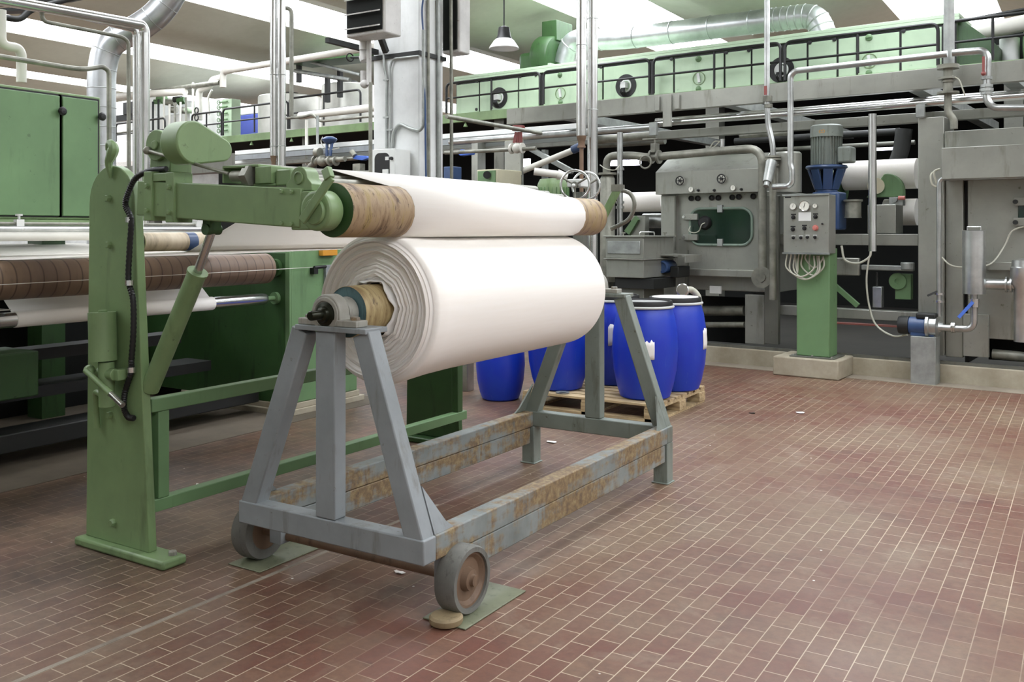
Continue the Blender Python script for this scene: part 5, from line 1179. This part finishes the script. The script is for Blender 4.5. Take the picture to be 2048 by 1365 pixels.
mpipe('branch_pipe','bright pipe bending down past a red lever and away to the right edge',[(1905,106),(1966,101),(1975,112),(1973,200),(1986,216),(2120,216)],9.6,.034,'stainless',.09)
c=pv(1971,128,9.52);t=mthing('lever_valve','red lever valve with brass union on the bent pipe at the right edge','valve',pv(1973,150,9.6))
mb=MB(FM);mb.beam(pv(1967,113,9.52),pv(1967,145,9.52),.022,.012,(0,1,0));mb.ball(pv(1967,147,9.53),.022);part('lever',mb,M['red'],t)
mb=MB(FM)
for py,r in ((156,.05),(172,.055),(180,.06),(186,.05)):
    q=pv(1973,py,9.6);mb.cyl(q-V((0,0,.014)),q+V((0,0,.014)),r,None,8)
part('union',mb,M['galv'],t)
mpipe('drop_pipe','roof pipe with a small red lever, slanting down to the porthole machine',[(1534,-30),(1534,205),(1536,250),(1546,290),(1546,330)],9.75,.03,'stainless',.08)
t=mthing('lever_valve','small red lever valve on the roof pipe left of the grey motor','valve',pv(1534,190,9.7));mb=MB(FM);mb.beam(pv(1531,172,9.68),pv(1531,190,9.68),.03,.012,(0,1,0));part('lever',mb,M['red'],t);mb=MB(FM);q=pv(1535,198,9.75);mb.cyl(q-V((0,0,.03)),q+V((0,0,.03)),.05);mb.cyl(pv(1537,212,9.75)-V((0,0,.02)),pv(1537,212,9.75)+V((0,0,.02)),.045);part('body',mb,M['oldpipe'],t)
t=mthing('valve_group','cluster of flanges and an angled strainer where the roof pipe meets the process pipes','valve',pv(1545,345,9.75))
mb=MB(FM)
for py,r in ((314,.085),(319,.085),(331,.065)): 
    q=pv(1546,py,9.75);mb.cyl(q-V((0,0,.01)),q+V((0,0,.01)),r,None,20)
mb.cyl(pv(1546,312,9.75),pv(1546,600,9.75),.038);part('flanges',mb,M['oldpipe'],t)
mb=MB(FM);a=pv(1543,325,9.7);b=pv(1534,365,9.55);mb.cyl(a,b,.06,.045);mb.cyl(b,b+(b-a)*.2,.03);part('strainer',mb,M['galv'],t)
mb=MB(FM);mb.lathe(pv(1575,385,9.95),(0,0,1),[(.15,0),(.15,.42),(.13,.44),(0,.45)],26);part('small_tank',mb,M['grey_mach'],t)
# ================================================================== valves seen over the cloth between column and twin pipes
mpipe('control_line','dull pipe along the row carrying the red-capped valve',[(890,306),(1072,297)],9.9,.026,'oldpipe')
t=mthing('control_valve','control valve with a round dull red cap above the cloth','valve',pv(1035,300,9.9))
q=lambda px,py,v=9.9:pv(px,py,v)
mb=MB(FM);mb.lathe(q(1037,257),(0,0,1),[(.05,-.035),(.085,-.03),(.09,0),(.08,.035),(.03,.04)],24);part('diaphragm_cap',mb,M['red'],t)
mb=MB(FM);a=q(1037,264);b=q(1035,286)
for dx in (-.05,.05): mb.beam(a+V((dx*.6,0,0)),b+V((dx,0,0)),.018,.05)
mb.cyl(a,b,.014);part('yoke',mb,M['red'],t)
mb=MB(FM);c=q(1034,297);mb.ball(c,.075,18,12,(.9,.9,.9))
for dx in (-.085,.085): mb.cyl(c+V((dx-.012,0,0)),c+V((dx+.012,0,0)),.07,None,20)
mb.cyl(c,b,.035);part('valve_body',mb,M['white_pipe'],t)
t=mthing('blue_valve','blue lever valve on the pipe just right of the column','valve',pv(928,304,10.5));mb=MB(FM);mb.prism([q(912,304,10.5),q(922,299,10.5),q(944,303,10.5),q(942,309,10.5),q(920,312,10.5)],(0,.09,0));part('handle',mb,M['blue_lever'],t,bev=.008)
t=mthing('braced_stand','pair of crossing pale braces behind the handwheels','frame',pv(1050,340,11.2))
mb=MB(FM);mb.beam(pv(1062,298,11.2),pv(1145,344,11.2),.07,.07);part('brace',mb,M['galv'],t)
mb=MB(FM);mb.cyl(pv(1038,345,11.0),pv(1148,300,11.0),.045);part('brace',mb,M['white_pipe'],t)
mb=MB(FM);mb.beam(pv(1090,300,11.3),pv(1090,380,11.3),.09,.06);part('upright',mb,M['galv'],t)
mb=MB(FM);mb.cyl(pv(1146,300,10.9),pv(1163,292,10.9),.06);part('union',mb,M['blue_paint'],t)
t=mthing('row_post','broad grey sheet-steel post behind the cloth, left of the handwheels','post',pv(1025,330,10.9));mb=MB(FM);a=pv(1009,300,10.9);b=pv(1041,300,10.9);mb.box((a.x,10.9,0),(b.x,10.98,pv(1020,280,10.9).z));part('box_section',mb,GY,t,bev=.006)
mb=MB(FM);pb(mb,1040,350,1045,372,10.88,.02);part('bracket',mb,M['galv'],t)
t=mthing('row_post','slim grey post behind the cloth beside the blue valve','post',pv(950,330,11.0));mb=MB(FM);a=pv(943,300,11);b=pv(955,300,11);mb.box((a.x,11,0),(b.x,11.2,pv(950,284,11).z));part('box_section',mb,GY,t,bev=.004)
# recorder cabinet
a=pv(954,340,10.3);b=pv(994,370,10.3)
t=mthing('drive_housing','cream housing with a green framed front and a round shaft end, peeping over the cloth','machine housing',((a.x+b.x)/2,10.3,b.z))
mb=MB(FM);mb.box((a.x,10.3,b.z-.2),(b.x,10.9,a.z));part('housing',mb,M['yellow'],t,bev=.01)
mb=MB(FM);mb.box((a.x+.02,10.285,b.z-.05),(b.x-.02,10.2995,a.z-.02));fp=part('front_plate',mb,M['green_mid'],t,bev=.004)
mb=MB(FM);mb.cyl(pv(974,350,10.285),pv(974,350,10.24),.055);part('shaft_end',mb,M['dark'],fp)
mb=MB(FM);mb.box((a.x-.5,10.5,b.z-.2),(a.x-.02,10.8,b.z+.06));part('side_box',mb,M['grey_mach'],t,bev=.006)
mb=MB(FM);pb(mb,887,334,906,362,10.4,.2);part('blue_cover',mb,M['blue_paint'],t,bev=.01)
# handwheels in front of the twin pipes
t=thing('handwheel_drive','two big bright spoked handwheels on one shaft, in front of the twin bright pipes','handwheel',atD(1160,372,8.7))
for px,D in ((1150,8.6),(1172,8.95)):
    c=atD(px,370 if px<1160 else 372,D);ax=V((.62,.78,0)).normalized()
    ax=(fw+rt*.25).normalized()
    mb=MB();mb.torus(c,ax,.135,.012,40,10);w_=part('wheel_rim',mb,M['chrome'],t)
    s,u,_=basis(ax);mb=MB()
    for k in range(3):
        an=k*2.094+1.57+math.pi;mb.cyl(c,c+(s*math.cos(an)+u*math.sin(an))*.135,.010,None,8)
    mb.cyl(c-ax*.03,c+ax*.03,.03);part('spokes',mb,M['oldpipe'],w_)
mb=MB();mb.cyl(atD(1146,371,8.55),atD(1176,371,9.0),.016);mb.box(atD(1148,362,8.7)-V((.05,.05,.06)),atD(1165,372,8.75)+V((.05,.05,.06)));part('gear_case',mb,M['white_enamel'],t,bev=.01)
mb=MB();mb.cyl(atD(1068,343,8.9),atD(1120,350,8.9),.036);mb.cyl(atD(1115,349,8.9),atD(1135,354,8.9),.05,.03);part('crank_tube',mb,M['white_pipe'],t)
z=atD(1160,378,8.7);mb=MB();mb.box((z.x-.05,z.y-.05,0),(z.x+.05,z.y+.05,z.z-.03));part('pedestal',mb,GK,t)
c=atD(1105,372,9.6);t=thing('green_motor','pale green finned motor half hidden by the cloth beside the handwheels','motor',(c.x,c.y,c.z-.3))
mb=MB();mb.lathe((c.x,c.y,c.z-.3),(0,0,1),[(.16,0),(.16,.30),(.15,.33),(.13,.37),(0,.38)],28);part('motor_body',mb,M['green'],t)
mb=MB();mb.box((c.x-.09,c.y-.09,0),(c.x+.09,c.y+.09,c.z-.301));part('pedestal',mb,GK,t)
mb=MB()
for k in range(24):
    an=2*math.pi*k/24;e=V((math.cos(an),math.sin(an),0));mb.beam(V((c.x,c.y,c.z-.3))+e*.165,V((c.x,c.y,c.z-.02))+e*.165,.005,.02,e)
part('fins',mb,M['green_mid'],t)
# ================================================================== gallery equipment at the far left: tanks, container, pale machines
VTK=16.6
for px0,px1,pyt,lab in ((518,643,188,'left squat steel tank on the gallery'),(644,752,166,'right taller steel tank on the gallery, beside the column')):
    a=pv(px0,200,VTK);b=pv(px1,200,VTK);c=pv((px0+px1)/2,200,VTK);r=(px1-px0)/2/F*(FM@c-CAM).dot(fw);z1=pv((px0+px1)/2,pyt,VTK-r*.5).z;a=b=c
    t=mthing('steel_tank',lab,'tank',((a.x+b.x)/2,VTK,ZD1),'steel tanks on the gallery')
    mb=MB(FM);mb.lathe(((a.x+b.x)/2,VTK,0),(0,0,1),[(r,ZD1),(r,z1-.02),(r*.97,z1),(.3,z1+.04),(0,z1+.04)],56);part('tank_shell',mb,M['tank'],t)
    mb=MB(FM);mb.cyl(((a.x+b.x)/2,VTK,z1+.04),((a.x+b.x)/2,VTK,z1+.12),.22);part('manhole',mb,M['dark'],t)
mpipe('header_pipe','fat pale lagged pipe crossing in front of the tanks to the column',[(600,232),(760,214)],14.2,.085,'white_pipe')
mpipe('header_pipe','thin pipe below the fat pale pipe in front of the tanks',[(568,237),(608,234),(625,228),(640,243),(750,232)],14.1,.03,'oldpipe',.1)
mpipe('header_pipe','long white pipe rising across the roof toward the column',[(446,175),(446,143),(760,92)],12.6,.07,'white_pipe',.12)
mpipe('header_pipe','short pale vertical pipe under the fat pipe, with an orange tag',[(613,240),(613,330)],11.3,.028,'white_pipe')
mpipe('header_pipe','second short pale pipe under the fat pipe',[(635,232),(635,300)],11.3,.026,'galv')
t=mthing('control_valve','blue mushroom-topped control valve left of the column','valve',pv(658,300,11.0))
q=lambda px,py,v=11.0:pv(px,py,v)
mb=MB(FM);mb.lathe(q(659,279),(0,0,1),[(.06,-.08),(.10,-.05),(.13,-.01),(.135,.0),(.12,.02),(.07,.045),(0,.05)],28);part('diaphragm',mb,M['blue_paint'],t)
mb=MB(FM);a=q(659,286);b=q(657,312)
for dx in (-.06,.06): mb.beam(a+V((dx,0,0)),b+V((dx*.7,0,0)),.025,.05)
part('yoke',mb,M['blue_paint'],t)
mb=MB(FM);mb.sweep(spline([q(645,274),q(642,284),q(650,296),q(665,299),q(678,296)]),.008,6);part('air_line',mb,M['cable'],t)
mb=MB(FM);c=q(645,322);mb.ball(c,.10);mb.cyl(q(620,333),q(640,318),.05,.06);mb.cyl(q(612,337),q(622,332),.02,.03);mb.cyl(c,q(690,318),.045);mb.cyl(q(632,305),q(640,305),.08)
for px in (630,660,672): mb.cyl(q(px,322)-V((.012,0,0)),q(px,322)+V((.012,0,0)),.085,None,18)
part('valve_body',mb,M['oldpipe'],t)
mpipe('control_line','dull pipe from the blue control valve toward the column',[(665,320),(705,317),(735,316)],11.1,.028,'oldpipe')
t=mthing('blue_valve','bright blue lever valve left of the switch box','valve',pv(718,316,10.9));mb=MB(FM);mb.prism([q(704,315,10.9),q(712,311,10.9),q(733,312,10.9),q(735,317,10.9),q(724,321,10.9),q(708,319,10.9)],(0,.09,0));part('handle',mb,M['blue_lever'],t,bev=.008)
t=mthing('pneumatic_unit','small grey regulator box under the bright blue valve','regulator',pv(712,333,10.9));mb=MB(FM);pb(mb,705,328,720,343,10.9,.12);mb.cyl(pv(690,345,10.9),pv(740,345,10.9),.03);mb.cyl(pv(703,303,10.9),pv(710,312,10.9),.045);part('box_body',mb,M['oldpipe'],t,bev=.004)
a=pv(465,218,17.5);b=pv(520,272,17.5)
t=mthing('blue_container','big blue container with a pale top, behind the gallery railing','container',((a.x+b.x)/2,17.5,ZD1));
M['blue_bin']=plain('matt blue container',(70,84,160),.6)
mb=MB(FM);mb.box((a.x,17.5,ZD1),(b.x,18.6,pv(490,230,17.5).z));part('bin',mb,M['blue_bin'],t,bev=.03)
mb=MB(FM);mb.box((a.x,17.5,pv(490,230,17.5).z+.001),(b.x,18.6,pv(490,212,17.5).z));part('liner',mb,M['white_enamel'],t,bev=.03)
t=mthing('valve_stand','mint green stand studded with small valves at the left end of the railing','valve stand',pv(450,270,15.6))
mb=MB(FM);pb(mb,444,200,463,272,15.6,.3);part('stand_plate',mb,M['mint'],t,bev=.006)
for py in (205,215,228,240,252,262):
    mb=MB(FM);q=pv(446,py,15.6);mb.cyl(q+V((-.1,-.05,0)),q+V((.25,-.05,0)),.02);mb.torus(q+V((-.12,-.05,0)),(1,0,0),.05,.012,14,6);part('valve',mb,GM,t)
a=pv(385,200,15.9);t=mthing('dosing_cabinet','pale grey cabinet with fat white lagged pipes, far left on the gallery','cabinet',(a.x,15.9,ZD1))
mb=MB(FM);pb(mb,380,205,445,285,15.9,.25);part('cabinet_body',mb,M['white_enamel'],t,bev=.01)
mb=MB(FM);mb.pipe([pv(398,240,15.4),pv(398,180,15.4),pv(420,172,15.4),pv(425,160,15.4),pv(446,155,15.4)],.09,.15,14);part('lagged_pipe',mb,M['white_pipe'],t)
mb=MB(FM);mb.pipe([pv(386,240,15.3),pv(386,165,15.3)],.03,.05,10);mb.pipe([pv(418,230,15.3),pv(416,195,15.3),pv(424,180,15.3)],.03,.1,10);part('thin_pipe',mb,M['white_pipe'],t)
mb=MB(FM)
for py in (222,236,250): q=pv(398,py,15.35);mb.torus(q+V((0,-.08,0)),(0,1,0),.08,.02,16,6)
part('valve_wheel',mb,M['dark'],t)
t=mthing('pump_skid','dark pumps and green motors crowded on a pale skid behind the belt guard','pump set',pv(340,270,15.7))
mb=MB(FM);pb(mb,300,235,380,285,15.8,1.0);part('skid',mb,M['white_enamel'],t,bev=.01)
rr=random.Random(4)
for k in range(9):
    px=308+k*8;py=205+rr.uniform(-8,20);c=pv(px,py,15.6);mb=MB(FM);mb.cyl(c,c+V((rr.uniform(.15,.3),.1,rr.uniform(-.05,.05))),rr.uniform(.06,.11));part('motor',mb,M[rr.choice(['green_mid','dark','oldpipe','mint','green_dark'])],t)
for k in range(7):
    px=306+k*11;mb=MB(FM);mb.cyl(pv(px,285,15.5),pv(px,190+rr.uniform(0,30),15.5),.03);part('riser',mb,M[rr.choice(['dark','white_pipe','oldpipe'])],t)
mpipe('header_pipe','dark header pipe under the roof at the left, above the pump skid',[(290,186),(440,165)],15.3,.07,'oldpipe')
mpipe('header_pipe','lower white header pipe above the pump skid',[(226,194),(290,188),(370,184)],15.25,.10,'white_pipe')
t=mthing('pale_machine','white machine housing between the silver duct and the bright left pipes','machine housing',pv(245,280,16.2));mb=MB(FM);a=pv(215,200,16.2);b=pv(312,200,16.2);mb.box((a.x,16.2,ZD1-.019),(b.x,17.6,a.z*.5+b.z*.5));part('housing',mb,M['white_enamel'],t,bev=.02)
mb=MB(FM);pb(mb,228,232,275,238,16.15,.04);pb(mb,246,206,270,226,16.1,.09);part('fittings',mb,M['dark'],t)
mpipe('header_pipe','grey handrail pipe in front of the white machine housing',[(203,272),(265,262)],14.9,.03,'oldpipe')
t=mthing('white_cover','long smooth white cover beneath the gallery, left behind the upright','machine cover',pv(260,320,13.0));mb=MB(FM);pb(mb,180,289,340,328,13.0,.6);part('cover_sheet',mb,M['cloth'],t,bev=.02)
mb=MB(FM);pb(mb,180,329,470,342,13.0,.4);part('under_channel',mb,M['grey_dark'],t)
# gallery roof steelwork behind the column
t=mthing('roof_steelwork','dark green steel platform with pale pipes, high behind the tanks','steel platform',pv(690,140,16.5))
mb=MB(FM);mb.beam(pv(600,128,15.4),pv(760,112,15.4),.8,.08);part('walkway',mb,GD,t)
for px,py in ((598,110),(680,140),(655,150)):
    mb=MB(FM);mb.beam(pv(px,py,15.5),pv(px,py+55,15.5),.10,.10);part('post',mb,M['dark'],t)
mb=MB(FM);mb.cyl(pv(590,142,15.3),pv(700,160,15.3),.05);mb.cyl(pv(600,118,15.25),pv(720,150,15.25),.04);part('pipe',mb,M['galv'],t)
# right end of gallery
mpipe('header_pipe','fat white lagged pipe at the upper right edge behind the roof pipe',[(1905,76),(2150,25)],15.6,.125,'white_pipe')
mpipe('header_pipe','black thin pipe at the upper right edge above the fat white one',[(1900,46),(2150,0)],15.4,.025,'black')
t=mthing('drive_unit','dark drive unit with a white drum and green motor, right of the dryer end','drive unit',pv(1985,110,15.7))
mb=MB(FM);pb(mb,1935,72,2120,128,16.2,.5);part('backplate',mb,M['void'],t)
mb=MB(FM);c=pv(2019,118,15.9);mb.cyl((c.x,15.9,ZD1),(c.x,15.9,pv(2019,78,15.9).z),.14);part('white_drum',mb,M['white_enamel'],t)
mb=MB(FM);pb(mb,1945,95,1995,125,16.0,.15);part('housing',mb,M['mint'],t,bev=.02)
mb=MB(FM);c=pv(2050,95,16);mb.cyl(c,c+V((.5,0,0)),.25);part('motor',mb,GM,t)
mb=MB(FM);pb(mb,1975,92,1998,100,15.9,.08);mb.cyl(pv(1990,104,15.9),pv(2010,102,15.9),.06);part('fitting',mb,M['galv'],t)
# lit tubes deep in the machine hall
for a,b,v,lab in (((1222,327),(1280,325),13.2,'lit fluorescent tube seen under the loop pipe'),((1745,299),(1790,297),13.5,'lit fluorescent tube in the dark behind the grey motor')):
    p=pv(*a,v);q=pv(*b,v);t=mthing('fluorescent_tube',lab,'lamp',p,'lit tubes behind the machine row');mb=MB(FM);mb.cyl(p,q,.045 if v<13.3 else .02);part('tube',mb,M['tube'],t);mb=MB(FM);mb.box((p.x,v-.05,p.z+.05),(q.x,v+.05,p.z+.09));part('batten',mb,M['dark'],t)
p=pv(1050,333,13.5);t=mthing('light_panel','bright square light seen between the grey post and the braces','lamp',p);mb=MB(FM);pb(mb,1043,318,1058,336,13.5,.05);part('panel',mb,M['tube'],t)

p0=onX(893,233,-5.3);p1=onX(1082,270,-5.3)
wpipe('branch_pipe','slanting-looking dull pipe coming off the column pipe toward the red-capped valve',[p0,V((p1.x,p1.y,p0.z))],.022,'oldpipe',cat='pipe')
# ================================================================== camera, light, view
cd_=bpy.data.cameras.new('camera');co_=bpy.data.objects.new('camera',cd_);col.objects.link(co_)
co_.location=CAM;co_.rotation_euler=(math.radians(90),0,AIM)
cd_.sensor_fit='HORIZONTAL';cd_.sensor_width=36;cd_.lens=36*F/2048;cd_.shift_y=(HY-1365/2)/2048
cd_.clip_end=200;cd_.clip_start=.05
sc=bpy.context.scene;sc.camera=co_
w=bpy.data.worlds.new('hall');sc.world=w;w.use_nodes=True
w.node_tree.nodes['Background'].inputs[0].default_value=(.9,.95,1,1);w.node_tree.nodes['Background'].inputs[1].default_value=.3
sc.view_settings.view_transform='Standard';sc.view_settings.look='None';sc.view_settings.gamma=1;sc.view_settings.exposure=0.34
sc.view_settings.use_curve_mapping=False
sc.cycles.max_bounces=7;sc.cycles.diffuse_bounces=4;sc.cycles.use_denoising=True
